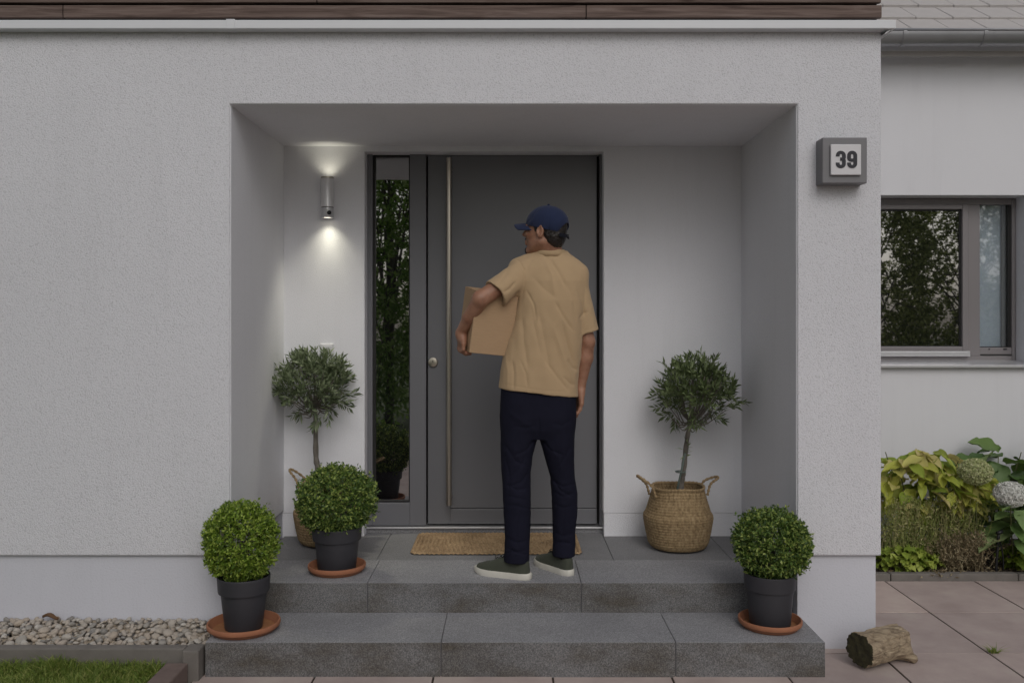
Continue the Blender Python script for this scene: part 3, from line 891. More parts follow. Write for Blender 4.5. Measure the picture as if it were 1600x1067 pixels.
# small switch plate
pl_ = thing('switch_plate', (XP(511, YIN), YIN, ZP(546, YIN)), 'small white switch plate on the wall below the lamp', 'switch')
MB().box(XP(500.5, YIN), XP(522, YIN), YIN-0.010, YIN+0.004, ZP(556, YIN), ZP(537, YIN)).build('plate', M['white_plastic'], pl_, bevel=0.003)
MB().box(XP(503.5, YIN), XP(519, YIN), YIN-0.014, YIN-0.008, ZP(553.5, YIN), ZP(539.5, YIN)).build('rocker', M['white_plastic'], pl_, bevel=0.002)

# ------------------------------------------------------------------ house number box
ys_ = 4.075
sg = thing('number_sign', (XP(1317, ys_), YW, ZP(252, ys_)), 'square grey box with white plaque reading 39 on the wall', 'sign')
x0, x1, z0, z1 = XP(1285, ys_), XP(1355, ys_), ZP(286.5, ys_), ZP(215, ys_)
MB().box(x0, x1, ys_, YW+0.01, z0, z1).build('box', M['sign_grey'], sg, bevel=0.004)
x0, x1, z0, z1 = XP(1296.5, ys_), XP(1344, ys_), ZP(274.5, ys_), ZP(226.5, ys_)
plq = MB().box(x0, x1, ys_-0.014, ys_-0.001, z0, z1).build('plaque', M['sign_white'], sg, bevel=0.004)
yd = ys_-0.0155
def stroke(pts, wd):
    p = np.array(pts, float); T = np.gradient(p, axis=0); T /= np.linalg.norm(T, axis=1)[:, None]
    N = np.stack([-T[:, 1], T[:, 0]], 1)
    V = []; 
    for a, n_ in zip(p, N):
        V.append(a+n_*wd[0]/2 if False else a + n_*np.array(wd)/2); V.append(a - n_*np.array(wd)/2)
    return np.array(V), [(2*i, 2*i+1, 2*i+3, 2*i+2) for i in range(len(p)-1)]
def arc(cx, cz, rx, rz, a0, a1, n=14): return [(cx+rx*math.cos(R(a)), cz+rz*math.sin(R(a))) for a in np.linspace(a0, a1, n)]
# digits in a 1 x 1.8 cell, heavy condensed strokes
d3a = arc(0.5, 1.32, 0.33, 0.33, 195, 0, 14) + [(0.83, 1.18)] + arc(0.62, 1.10, 0.21, 0.17, 0, -90, 6)
d3b = arc(0.62, 0.79, 0.21, 0.13, 90, 0, 6) + [(0.83, 0.6)] + arc(0.5, 0.46, 0.33, 0.31, 0, -195, 14)
d3a = [(0.17, 1.22)] + d3a[1:]; d3b = d3b[:-1] + [(0.17, 0.58)]
d3m = [(0.42, 0.935), (0.68, 0.935)]
d9a = arc(0.5, 1.32, 0.33, 0.33, 0, 180, 14) + [(0.17, 1.10)] + arc(0.5, 1.02, 0.33, 0.2, 180, 360, 10) + [(0.83, 1.34)]
d9b = [(0.83, 1.34), (0.83, 1.0), (0.83, 0.6)] + arc(0.5, 0.46, 0.33, 0.31, 0, -180, 14) + [(0.17, 0.58)]
for (strokes, px0) in (((d3a, d3b, d3m), 1306.5), ((d9a, d9b), 1324.2)):
    mb = MB()
    sc = XP(14.6+VX, yd); sx = sc; sz = (26.5*yd/FPX)/1.8
    ox, oz = XP(px0, yd), ZP(262.8, yd)
    for k, s_ in enumerate(strokes):
        V2, F2 = stroke(s_, (0.42, 0.36))
        mb.add([(ox+a*sx, yd - 0.0002*k, oz+b_*sz) for a, b_ in V2], F2)
    mb.build('digit', M['ink'], plq)
# ================================================================== OBJECTS
# ---- doormat: concentric braids of jute
mx0, mx1, my0, my1 = -0.515, 0.402, 4.735, 5.335-0.03
mx0 = XP(640, 4.735); mx1 = XP(910, 4.735); my1 = 5.19
mat_o = thing('doormat', ((mx0+mx1)/2, (my0+my1)/2, ZPORCH), 'rectangular braided jute doormat on the landing before the door', 'doormat')
mb = MB()
wb = 0.0225; k = 0
hw, hd = (mx1-mx0)/2, (my1-my0)/2
cxm, cym = (mx0+mx1)/2, (my0+my1)/2
while min(hw, hd) - (k+0.5)*wb > 0.004:
    a, b_ = hw-(k+0.5)*wb, hd-(k+0.5)*wb
    rr = max(0.002, min(0.03 - 0.003*k, b_*0.9, a*0.9))
    loop = []
    for (sx, sy, a0) in ((1, 1, 0), (-1, 1, 90), (-1, -1, 180), (1, -1, 270)):
        for t_ in np.linspace(0, 90, 4):
            loop.append((cxm+sx*(a-rr)+rr*math.cos(R(a0+t_)), cym+sy*(b_-rr)+rr*math.sin(R(a0+t_))))
    # resample
    lp = np.array(loop+[loop[0]]); seg = np.linalg.norm(np.diff(lp, axis=0), axis=1); cs_ = np.concatenate([[0], np.cumsum(seg)])
    n = max(12, int(cs_[-1]/0.0085)); u = np.linspace(0, cs_[-1], n, endpoint=False)
    lp = np.stack([np.interp(u, cs_, lp[:, 0]), np.interp(u, cs_, lp[:, 1])], 1)
    T = np.roll(lp, -1, 0)-np.roll(lp, 1, 0); T /= np.linalg.norm(T, axis=1)[:, None] + 1e-9
    N = np.stack([-T[:, 1], T[:, 0]], 1)
    V = []; F = []; nv = 6
    for i in range(n):
        ph = i*2*math.pi/3.0
        for j in range(nv):
            c_ = -1 + 2*j/(nv-1)
            hgt = 0.011*math.sqrt(max(0, 1-c_*c_*0.92)) + 0.003*math.sin(ph + c_*2.6*(1 if k % 2 else -1))
            q = lp[i] + N[i]*c_*wb*0.52
            V.append((q[0], q[1], ZPORCH + 0.002 + max(0.0, hgt) + rng.uniform(0, 0.0008)))
    for i in range(n):
        i2 = (i+1) % n
        for j in range(nv-1): F.append((i*nv+j, i2*nv+j, i2*nv+j+1, i*nv+j+1))
    mb.add(V, F); k += 1
mb.build('braid', M['jute'], mat_o, True)

# ---- leaves
def rand_dirs(n, r): 
    v = r.normal(size=(n, 3)); return v/np.linalg.norm(v, axis=1)[:, None]
def leaf_cloud(base, direc, L, W, r, droop=0.0, fold=0.25):
    """one small pointed, folded leaf of 4 triangles for each base point"""
    n = len(base)
    L = np.broadcast_to(L, n)[:, None]; W = np.broadcast_to(W, n)[:, None]
    d = direc/np.linalg.norm(direc, axis=1)[:, None]
    s = np.cross(d, rand_dirs(n, r)); s /= np.linalg.norm(s, axis=1)[:, None] + 1e-9
    nn = np.cross(s, d)
    mid = base + d*L*0.48 + nn*L*0.06
    tip = base + d*L - np.array([0, 0, 1])*L*droop
    up = nn*W*fold
    V = np.stack([base, mid + s*W*0.5 + up, tip, mid - s*W*0.5 + up, mid], 1).reshape(-1, 3)
    k = np.arange(n)*5
    F = np.concatenate([np.stack([k, k+1, k+4], 1), np.stack([k+1, k+2, k+4], 1), np.stack([k+2, k+3, k+4], 1), np.stack([k+3, k, k+4], 1)])
    return V, F

def boxwood(c, rx, rz, seed, n_sprigs, mat_, L=0.0185):
    """sprigs of small paired leaves over a clipped, uneven ball"""
    r = np.random.default_rng(seed)
    d = rand_dirs(n_sprigs, r)
    lump = 1 + 0.085*vnoise(d*1.7+seed, 1.0, seed) + 0.05*vnoise(d*5.0+seed, 1.0, seed+1)
    depth = r.uniform(0.70, 1.0, n_sprigs)**0.6
    long_ = np.where(r.random(n_sprigs) > 0.90, r.uniform(1.02, 1.10 + 0.06*(d[:, 2] > 0.4), n_sprigs), 1.0)
    p = np.array(c) + d*np.array([rx, rx, rz])*(lump*depth*long_)[:, None]*0.97
    out = d*0.8 + rand_dirs(n_sprigs, r)*0.55 + np.array([0, 0, 0.35])
    out /= np.linalg.norm(out, axis=1)[:, None]
    B = []; D = []
    for k_ in range(6):
        B.append(p - out*(0.006*k_))
        side = np.cross(out, rand_dirs(n_sprigs, r)); side /= np.linalg.norm(side, axis=1)[:, None]
        D.append(out*(0.8 if k_ < 2 else 0.35) + side*0.9)
    B = np.concatenate(B); D = np.concatenate(D)
    keep = r.random(len(B)) > 0.12
    B, D = B[keep], D[keep]
    return leaf_cloud(B, D, r.uniform(L*0.75, L*1.25, len(B)), r.uniform(L*0.45, L*0.66, len(B)), r)

def pot_profile(rt, rb, h, band):
    return [(0.0, 0.0), (rb*0.97, 0.0), (rb, 0.006), (rb + (rt*0.93-rb)*((h-band)/h), h-band-0.003), (rt*0.955, h-band), (rt*0.965, h-band+0.006), (rt*0.99, h-0.012), (rt, h-0.004), (rt*0.99, h), (rt*0.965, h), (rt*0.94, h-0.03), (0.0, h-0.035)]

def saucer(c, r_, label):
    s_ = thing('plant_saucer', c, label, 'saucer')
    pr = [(0.0, 0.0), (r_*0.84, 0.0), (r_*0.88, 0.004), (r_*0.955, 0.018), (r_*0.985, 0.0195), (r_, 0.026), (r_, 0.036), (r_*0.985, 0.040), (r_*0.95, 0.040), (r_*0.93, 0.034), (r_*0.84, 0.009)]
    o = MB().lathe(pr, c, 64).build('dish', M['terracotta'], s_); smooth_by_angle(o, 50)
    o = MB().lathe([(r_*0.842, 0.0095), (0.0, 0.0085)], c, 48).build('dish_bottom', M['saucer_dirt'], s_)
    return s_

def box_pot(px_c, py_base, zb, pot_r, pot_b, pot_h, tilt, ball, seed, n, mat_, lab, slab_lab, sr):
    Yc = FPX*(CZ-zb)/(py_base-VY)
    c = np.array([XP(px_c, Yc), Yc, zb])
    saucer(c, sr, slab_lab)
    pc = c + [0, 0, 0.011]
    t_ = thing('potted_boxwood', pc, lab, 'potted plant', 'clipped boxwood balls in anthracite pots')
    o = MB().lathe(pot_profile(pot_r, pot_b, pot_h, pot_h*0.30), pc, 72).build('pot', M['pot'], t_); smooth_by_angle(o, 30)
    bx_, bz_ , dxx, dzz = ball
    cb = pc + [dxx, 0, dzz]
    MB().lathe([(pot_r*0.93, pot_h-0.03), (0, pot_h-0.022)], pc, 32).build('soil', M['soil'], t_)
    mb = MB()
    r = np.random.default_rng(seed+50)
    for k_ in range(26):
        d = rand_dirs(1, r)[0]; d[2] = abs(d[2])*1.2 - 0.15
        mb.tube(spline([pc + [0, 0, pot_h-0.03], pc + np.array([0, 0, pot_h+0.03]) + d*0.03, cb + d*np.array([bx_, bx_, bz_])*0.85], 6), np.linspace(0.006, 0.0015, 5), 5)
    mb.build('branches', M['bark'], t_, True)
    V, F = boxwood(cb, bx_, bz_, seed, n, mat_)
    o = link('foliage', mesh('foliage', V, F), mat_, t_); tag(o, kind='stuff')
    return t_
box_pot(381, 983, ZSTEP, 0.117, 0.083, 0.235, 0, (0.178, 0.186, -0.013, 0.385), 21, 2050, M['box_lime'],
        'leftmost boxwood ball, bright lime green, in a dark pot on the lower step', 'terracotta saucer under the leftmost pot on the lower step', 0.161)
box_pot(526.5, 892, ZPORCH, 0.124, 0.094, 0.215, 0, (0.203, 0.180, -0.005, 0.345), 22, 2400, M['box_dark'],
        'boxwood ball in a dark pot on the landing left of the doormat', 'terracotta saucer on the landing left of the doormat', 0.143)
box_pot(1203, 978, ZSTEP, 0.117, 0.091, 0.235, 0, (0.186, 0.165, 0.012, 0.365), 23, 2200, M['box_dark'],
        'rightmost boxwood ball in a dark pot below the number sign', 'rightmost terracotta saucer, on the lower step below the number sign', 0.142)

# ---- seagrass baskets
def basket(px_c, py_front, rad, lab, rot):
    Yf = FPX*(CZ-ZPORCH)/(py_front-VY)
    c = np.array([XP(px_c, Yf+rad*0.75), Yf+rad*0.78, ZPORCH])
    t_ = thing('basket', c, lab, 'basket', 'seagrass belly baskets')
    h = 0.335
    prof = np.array([(0.0, 0.004), (0.60, 0.004), (0.78, 0.012), (0.86, 0.035), (0.93, 0.09), (0.985, 0.15), (1.0, 0.170), (0.985, 0.186), (0.93, 0.200), (0.88, 0.230), (0.805, 0.275), (0.75, 0.315), (0.735, h)])
    s = np.concatenate([[0], np.cumsum(np.linalg.norm(np.diff(prof*[rad, 1], axis=0), axis=1))])
    nrow = 32; per = 6; tot = s[-1]
    u = np.linspace(0, tot, nrow*per+1)
    pr = np.interp(u, s, prof[:, 0])*rad; pzz = np.interp(u, s, prof[:, 1])
    # soften corners
    for _ in range(3):
        pr[1:-1] = (pr[:-2]+2*pr[1:-1]+pr[2:])/4; pzz[1:-1] = (pzz[:-2]+2*pzz[1:-1]+pzz[2:])/4
    n = 192
    A = np.linspace(0, 2*math.pi, n, endpoint=False)
    V = []
    rowp = (u/tot*nrow)
    for a_i, a in enumerate(A):
        ph = rowp % 1.0
        odd = (np.floor(rowp).astype(int) % 2)*2-1
        br = np.sin(a*48 + odd*ph*3.1 + np.floor(rowp)*1.7)
        bulge = np.sqrt(np.clip(1-(2*ph-1)**2, 0, 1))
        off = 0.0034*bulge + 0.0020*br*bulge
        rr = pr + off
        wob = 1 + 0.012*math.sin(2*a+0.7) + 0.008*math.sin(5*a)
        V.append(np.stack([c[0]+rr*wob*math.cos(a), c[1]+rr*wob*math.sin(a), c[2]+pzz + 0.004*math.sin(3*a)*(pzz/h)], 1))
    V = np.concatenate(V); m_ = len(u); F = []
    idx = np.arange(n)
    for j in range(m_-1):
        i0 = idx*m_+j; i1 = ((idx+1) % n)*m_+j
        F += np.stack([i0, i1, i1+1, i0+1], 1).tolist()
    o = link('body', mesh('body', V, F), M['seagrass'], t_, True)
    sol = o.modifiers.new('thickness', 'SOLIDIFY'); sol.thickness = 0.006; sol.offset = -1
    rm = []
    for a in np.linspace(0, 2*math.pi, 120):
        wob = 1 + 0.012*math.sin(2*a+0.7) + 0.008*math.sin(5*a)
        q = rad*0.742*wob
        rm.append((c[0]+q*math.cos(a), c[1]+q*math.sin(a), c[2]+h+0.004*math.sin(3*a)))
    MB().tube(rm, [0.008+0.0015*math.sin(i*1.9) for i in range(120)], 8, False).build('rim', M['seagrass'], t_, True)
    for sg_ in (-1, 1):
        ct = np.array([math.cos(rot), math.sin(rot), 0])*sg_; tn = np.array([-math.sin(rot), math.cos(rot), 0])
        base = c + ct*rad*0.80 + [0, 0, h-0.045]
        pts = spline([base - tn*0.05, base - tn*0.045 + ct*0.022 + [0, 0, 0.06], base - tn*0.02 + ct*0.075 + [0, 0, 0.105 - 0.02*(sg_ > 0)], base + tn*0.02 + ct*0.08 + [0, 0, 0.107 - 0.02*(sg_ > 0)], base + tn*0.045 + ct*0.022 + [0, 0, 0.06], base + tn*0.05], 60)
        MB().tube(pts, [0.0068+0.0018*math.sin(i*1.6) for i in range(len(pts))], 8).build('handle', M['seagrass'], t_, True)
    MB().lathe([(rad*0.80, 0.262), (0.0, 0.268)], c, 40).build('inner_pot_soil', M['soil'], t_)
    return c

def olive(c, top_px, crown_px, Yc, crad, lab, mat_, seed, stake=False):
    """trunk from the basket soil to the crown; twigs and narrow leaves"""
    r = np.random.default_rng(seed)
    b0 = c + [0 if stake else -0.052, 0, 0.27]
    t_ = thing('olive_tree', b0, lab, 'olive tree', 'small standard olive trees')
    cc_ = P(crown_px[0], crown_px[1], Yc)
    fork = P(top_px[0], top_px[1], Yc)
    mid = (b0+fork)/2 + [0.006*(1 if seed % 2 else -1), 0, 0]
    tr = spline([b0 - [0, 0, 0.05], b0*0.7+fork*0.3 + [0.004, 0, 0], mid, fork, fork*0.55+cc_*0.45], 30)
    mb = MB().tube(tr, np.interp(np.linspace(0, 1, len(tr)), [0, 0.1, 0.7, 1], [0.021, 0.0175, 0.0135, 0.011])*(1+0.1*np.sin(np.arange(len(tr))*1.7)), 10)
    ends = []
    for k_ in range(46):
        d = rand_dirs(1, r)[0]; d[2] = d[2]*0.9 + 0.25
        d /= np.linalg.norm(d)
        e = cc_ + d*crad*r.uniform(0.75, 1.0)
        m_ = fork*0.45 + cc_*0.55 + d*crad*0.35 + [0, 0, -0.02]
        tw = spline([fork*0.6+cc_*0.4 + r.normal(size=3)*0.008, m_, e], 8)
        mb.tube(tw, np.linspace(0.0055, 0.0014, len(tw)), 5)
        ends.append((m_, e))
    o = mb.build('trunk', M['bark'], t_, True)
    B = []; D = []
    nsh = 175
    for k_ in range(nsh):
        d = rand_dirs(1, r)[0]; d[2] = d[2] + 0.12
        d /= np.linalg.norm(d)
        lump = 1 + 0.16*float(vnoise(np.array([d*2.3+seed]), 1.0, seed)[0])
        s0 = cc_ + d*crad*lump*r.uniform(0.35, 0.85)
        if d[2] < -0.45 and r.random() < 0.5: continue
        g_ = d*0.75 + r.normal(size=3)*0.45 + [0, 0, 0.62]
        g_ /= np.linalg.norm(g_)
        ln = r.uniform(0.05, 0.105)*(1.25 if r.random() > 0.9 else 1)
        nl = r.integers(6, 10)
        for q in range(nl):
            u_ = (q+0.5)/nl
            side = np.cross(g_, r.normal(size=3)); side /= np.linalg.norm(side)
            for s_ in (-1, 1):
                B.append(s0 + g_*ln*u_); D.append(g_*(0.7+0.5*u_) + side*s_*0.75)
    # a few side shoots low on the trunk
    if stake:
        for k_ in range(16):
            p0 = fork*r.uniform(0.75, 1.0) + 0; p0 = tr[int(len(tr)*r.uniform(0.55, 0.75))]
            B.append(p0 + r.normal(size=3)*0.004); D.append(r.normal(size=3) + [0.5, 0, 0.2])
    B = np.array(B); D = np.array(D)
    # push a flattened, wider-than-tall outline
    B = cc_ + (B-cc_)*np.array([1.08, 1.05, 0.92])
    V, F = leaf_cloud(B, D, r.uniform(0.036, 0.062, len(B)), r.uniform(0.0095, 0.0145, len(B)), r, 0.02, 0.15)
    o = link('crown', mesh('crown', V, F), mat_, t_); tag(o, kind='stuff')
    if stake:
        MB().tube([b0 + [-0.030, -0.02, -0.04], fork + [-0.012, -0.018, -0.06]], 0.0055, 8).build('stake', M['stake'], t_, True)
        zt = b0*0.52+fork*0.48
        ring = [zt + [-0.012+0.026*math.cos(a), -0.012+0.028*math.sin(a), 0.0] for a in np.linspace(0, 6.283, 20)]
        MB().tube(ring, 0.004, 6, False).build('tie', M['stake'], t_, True)
    return t_
bc = basket(1060, 866, 0.186, 'seagrass basket with loop handles, standing right of the front door', R(12))
olive(bc, (1073, 690), (1086, 614), bc[1], 0.215, 'olive tree with tied stake in the basket right of the door', M['olive_b'], 31, True)
bc2 = basket(512, 858, 0.186, 'seagrass basket half hidden behind the potted boxwood on the landing', R(-14))
olive(bc2, (493, 655), (489, 603), bc2[1], 0.205, 'olive tree left of the door below the wall lamp', M['olive'], 32)

# ---- weathered log on the paving
ca_, cb_ = P(1343, 1031, 3.93), P(1406, 1007, 4.075)
ca_[2] = 0.083; cb_[2] = 0.083
lg = thing('log', ((ca_[0]+cb_[0])/2, (ca_[1]+cb_[1])/2, 0), 'short weathered wooden log lying on the paving beside the steps', 'log')
ax = cb_-ca_; LL = np.linalg.norm(ax); ax /= LL
def log_f(p):
    q = p-ca_; tt = q@ax
    rad = np.sqrt(np.maximum((q*q).sum(-1)-tt*tt, 0))
    rr = np.interp(tt, [0, 0.08, 0.16, LL], [0.074, 0.070, 0.072, 0.062])
    side = np.cross(ax, [0, 0, 1.0]); ang_ = np.arctan2(q[..., 2], q@side)
    str_ = np.stack([np.cos(ang_)*1.6, np.sin(ang_)*1.6, tt*5], -1)
    n_ = 0.0075*vnoise(str_, 1.6, 5) + 0.0055*vnoise(str_, 4.2, 6)
    crack = np.minimum(0, np.abs(vnoise(str_*np.array([1, 1, 0.4]), 3.2, 9))*0.05-0.006)
    d = rad - rr - n_ - crack
    end = 0.003*vnoise(p, 60, 8)
    d = np.maximum(d, np.maximum(-tt-end, tt-LL-0.012*vnoise(p, 30, 3)))
    s0 = ca_+ax*LL*0.80 + np.array([0.02, -0.02, -0.025]); s1 = ca_+ax*LL*0.86 + np.array([0.060, -0.050, -0.060])
    st = rcone(p, s0, s1, 0.042, 0.022) - 0.004*vnoise(p, 70, 4)
    return smin(d, st, 0.03)
o = sdf_obj('bark', log_f, np.minimum(ca_, cb_)-0.13, np.maximum(ca_, cb_)+0.14, 0.0036, M['log'], lg)
o.data.materials.append(M['log_cut'])
for p_ in o.data.polygons:
    if np.dot(np.array(p_.normal[:]), ax) < -0.75 and np.dot(np.array(p_.center[:])-ca_, ax) < 0.012: p_.material_index = 1

# ---- weed in the paving joint
tp = P(1552, 1019, 4.13)
wt = link('weed_tuft', grass_mesh(60, (tp[0]-0.016, tp[0]+0.016), (tp[1]-0.006, tp[1]+0.006), -0.01, 0.02, 0.05, 0.0022, 1.6, 9), M['grass'])
tag(wt, 'small green grass tuft growing in a paving joint', 'weed')
# ---- a dead leaf on the pebbles
dl = P(78, 968, 4.14); V = []
dlv, dlf = [], []
for i in range(9):
    for j in range(5):
        u_, v_ = i/8, (j-2)/2
        wv_ = 0.016*math.sin(math.pi*min(1, u_*1.05))
        dlv.append((dl[0]-0.035+0.075*u_, dl[1]+v_*wv_, 0.158+0.012*abs(v_)**2+0.008*math.sin(u_*5)))
for i in range(8):
    for j in range(4): dlf.append((i*5+j, (i+1)*5+j, (i+1)*5+j+1, i*5+j+1))
o = link('fallen_leaf', mesh('fallen_leaf', dlv, dlf), M['dead_leaf'], None, True)
so = o.modifiers.new('thickness', 'SOLIDIFY'); so.thickness = 0.0012
tag(o, 'dry brown leaf lying on the pebble strip', 'leaf')

# ---- garden bed plants: each big leaf is a piece
def leaf_mesh(name, L, W, shape, mat_, cup=0.12, droop=0.25, wave=0.0, nu=9, nv=5, lobes=0):
    V = []; F = []
    for i in range(nu):
        u_ = i/(nu-1)
        wd = W*0.5*(math.sin(math.pi*u_**shape)**0.8 if 0 < u_ < 1 else 0.02)
        if lobes: wd *= 1 + 0.35*math.sin(u_*math.pi*lobes)
        for j in range(nv):
            v_ = -1 + 2*j/(nv-1)
            z = -droop*L*u_*u_ + cup*W*v_*v_ + wave*W*math.sin(u_*14+v_*3)*abs(v_) + 0.012*L*math.cos(u_*26)*abs(v_)
            V.append((v_*wd, L*u_, z))
    for i in range(nu-1):
        for j in range(nv-1): F.append((i*nv+j, i*nv+j+1, (i+1)*nv+j+1, (i+1)*nv+j))
    me = mesh(name, V, F); me.polygons.foreach_set('use_smooth', [True]*len(F)); me.materials.append(mat_)
    return me
def put_leaf(me, p, az, pitch, roll, s, parent):
    o = bpy.data.objects.new('leaf', me); COL.objects.link(o)
    o.parent = parent; o.location = Vector([float(x) for x in p]) - Vector(parent.location)
    o.rotation_euler = Euler((pitch, roll, az), 'YXZ') if False else (Matrix.Rotation(az, 4, 'Z') @ Matrix.Rotation(pitch, 4, 'X') @ Matrix.Rotation(roll, 4, 'Y')).to_euler()
    o.scale = (s, s, s); return o
rb = random.Random(77)
def leafy_shrub(name, base, label, cat, meshes, n, centre, ext, smin_, smax_, stems=7, group=None, pitch=(-0.85, 0.45)):
    t_ = thing(name, base, label, cat, group)
    mb = MB(); centre = np.array(centre); ext = np.array(ext); base = np.array(base)
    for k_ in range(stems):
        e = centre + ext*np.array([rb.uniform(-0.8, 0.8), rb.uniform(-0.7, 0.7), rb.uniform(0.1, 0.9)])
        mb.tube(spline([base + [rb.uniform(-0.05, 0.05), rb.uniform(-0.04, 0.04), 0], (base+e)/2 + [0, 0, 0.04], e], 8), np.linspace(0.006, 0.003, 9), 6)
    mb.build('stems', M['stem'], t_, True)
    for k_ in range(n):
        while True:
            d = np.array([rb.uniform(-1, 1) for _ in range(3)])
            if 0.25 < d@d < 1: break
        p = centre + d*ext
        az = math.atan2(d[1]*1.0 - 0.35, d[0]) - math.pi/2 + rb.uniform(-0.8, 0.8)
        put_leaf(rb.choice(meshes), p, az, rb.uniform(*pitch), rb.uniform(-0.5, 0.5), rb.uniform(smin_, smax_), t_)
    return t_
ylm = [leaf_mesh('leaf', 0.125, 0.062, 0.85, M['yellow_leaf'], 0.16, d_, 0.05) for d_ in (0.15, 0.35, 0.55)]
leafy_shrub('yellow_shrub', (2.62, 5.72, 0.02), 'yellow green variegated shrub next to the corner of the porch wall', 'shrub', ylm, 260, P(1455, 757, 5.72), (0.37, 0.22, 0.22), 0.8, 1.35, 9)
hlm = [leaf_mesh('leaf', 0.19, 0.15, 0.7, M['hydra_leaf'], 0.10, d_, 0.06) for d_ in (0.2, 0.4)]
leafy_shrub('hydrangea', (3.25, 5.95, 0.02), 'tall dark green hydrangea behind the white flower head', 'shrub', hlm, 95, P(1590, 752, 5.95), (0.42, 0.16, 0.28), 0.7, 1.1, 7)
# hosta rosette
hom = [leaf_mesh('leaf', 0.24, 0.135, 0.75, M['hosta_leaf'], 0.14, d_, 0.02, 13, 7) for d_ in (0.3, 0.55)]
hb = P(1602, 868, 5.50)
ho = thing('hosta', (hb[0], hb[1], 0.02), 'broad leaved green hosta below the white flower head', 'hosta')
for k_ in range(36):
    az = k_*2.4 + rb.uniform(-0.2, 0.2); lev = k_/36
    rr_ = 0.14*(1-lev*0.7)
    p = np.array([hb[0] + rr_*math.cos(az), hb[1]+rr_*math.sin(az)*0.8, 0.14+0.28*lev])
    put_leaf(rb.choice(hom), p, az-math.pi/2, rb.uniform(-0.05, 0.35), rb.uniform(-0.25, 0.25), rb.uniform(0.9, 1.25), ho)
mb = MB()
for k_ in range(8):
    a = k_*0.8; mb.tube([(hb[0], hb[1], 0.01), (hb[0]+0.06*math.cos(a), hb[1]+0.05*math.sin(a), 0.28)], [0.006, 0.004], 6)
mb.build('stems', M['stem'], ho, True)
# flower heads, separate stems
def flower_head(px, py, Y, rad, mat_, name, label):
    c = P(px, py, Y)
    t_ = thing(name, (c[0], c[1], 0.02), label, 'flower')
    MB().tube(spline([(c[0]+0.05, c[1]+0.05, 0.02), (c[0]+0.02, c[1]+0.03, c[2]*0.6), (c[0], c[1], c[2])], 10), 0.004, 6).build('stem', M['stem'], t_, True)
    r = np.random.default_rng(int(px))
    n = 900; d = rand_dirs(n, r); p = c + d*np.array([rad, rad, rad*0.8])*r.uniform(0.86, 1.03, n)[:, None]
    B = []; D = []
    for k_ in range(4):
        a = k_*math.pi/2 + r.uniform(0, 1, n)
        u_ = np.cross(d, [0.3, 0.2, 0.9]); u_ /= np.linalg.norm(u_, axis=1)[:, None]; v_ = np.cross(d, u_)
        B.append(p); D.append(u_*np.cos(a)[:, None] + v_*np.sin(a)[:, None] + d*0.25)
    B = np.concatenate(B); D = np.concatenate(D)
    V, F = leaf_cloud(B, D, 0.0135, 0.012, r, 0, 0.1)
    o = link('petals', mesh('petals', V, F), mat_, t_); tag(o, kind='stuff')
    a_ = np.linspace(-math.pi/2, math.pi/2, 12)
    MB().lathe([(rad*0.90*math.cos(q), rad*0.72*math.sin(q)) for q in a_], c, 24).build('core', mat_, t_, True)
flower_head(1579, 772, 5.36, 0.090, M['petal'], 'white_flower', 'round white flower head above the hosta')
flower_head(1524, 737, 5.46, 0.096, M['petal_green'], 'green_flower', 'round greenish cream flower head between the yellow shrub and hydrangea')
# wispy herbs
def herb(name, px, Y, w_, d_, h_, n, mat_, label, seed):
    r = np.random.default_rng(seed)
    c = np.array([XP(px, Y), Y, 0.02])
    t_ = thing(name, c, label, 'plant')
    mb = MB(); B = []; D = []
    for k_ in range(n):
        a = r.uniform(0, 6.283); q = r.uniform(0, 1)**0.5
        b = c + [w_*0.7*q*math.cos(a), d_*0.7*q*math.sin(a), 0]
        e = b + [r.normal()*w_*0.35, r.normal()*d_*0.3 - 0.03, h_*r.uniform(0.55, 1.05)]
        tw = spline([b, (b+e)/2 + r.normal(size=3)*0.02, e], 8)
        mb.tube(tw, np.linspace(0.0022, 0.0010, len(tw)), 4, False)
        for q_ in range(20):
            u_ = r.uniform(0.15, 1); p = tw[min(len(tw)-1, int(u_*len(tw)))]
            B.append(p + r.normal(size=3)*0.008); D.append(r.normal(size=3) + [0, -0.3, 0.4])
    mb.build('stems', mat_, t_)
    B = np.array(B); D = np.array(D)
    V, F = leaf_cloud(B, D, r.uniform(0.015, 0.034, len(B)), r.uniform(0.005, 0.010, len(B)), r)
    o = link('foliage', mesh('foliage', V, F), mat_, t_); tag(o, kind='stuff')
herb('green_herb', 1405, 5.52, 0.20, 0.10, 0.42, 130, M['herb'], 'wispy green herb beneath the yellow shrub', 61)
herb('green_herb', 1480, 5.56, 0.22, 0.10, 0.47, 170, M['herb'], 'taller wispy herb in the middle of the flower bed', 62)
herb('dry_herb', 1502, 5.44, 0.20, 0.08, 0.22, 110, M['herb_brown'], 'dry brown tangled herb at the front of the flower bed', 63)
# low lime green leaves
llm = [leaf_mesh('leaf', 0.06, 0.062, 0.65, M['lime_leaf'], 0.1, d_, 0.15, 9, 5, 3) for d_ in (0.2, 0.4)]
leafy_shrub('lime_geranium', (2.50, 5.42, 0.02), 'low lime green lobed plant at the bed kerb by the wall', 'plant', llm, 120, P(1412, 872, 5.42), (0.20, 0.08, 0.085), 0.7, 1.15, 8, None, (-0.7, 0.4))
leafy_shrub('lime_geranium', (3.22, 5.45, 0.02), 'low lime green lobed plant at the right edge of the bed', 'plant', llm, 60, P(1598, 868, 5.45), (0.13, 0.07, 0.075), 0.7, 1.15, 6, None, (-0.7, 0.4))
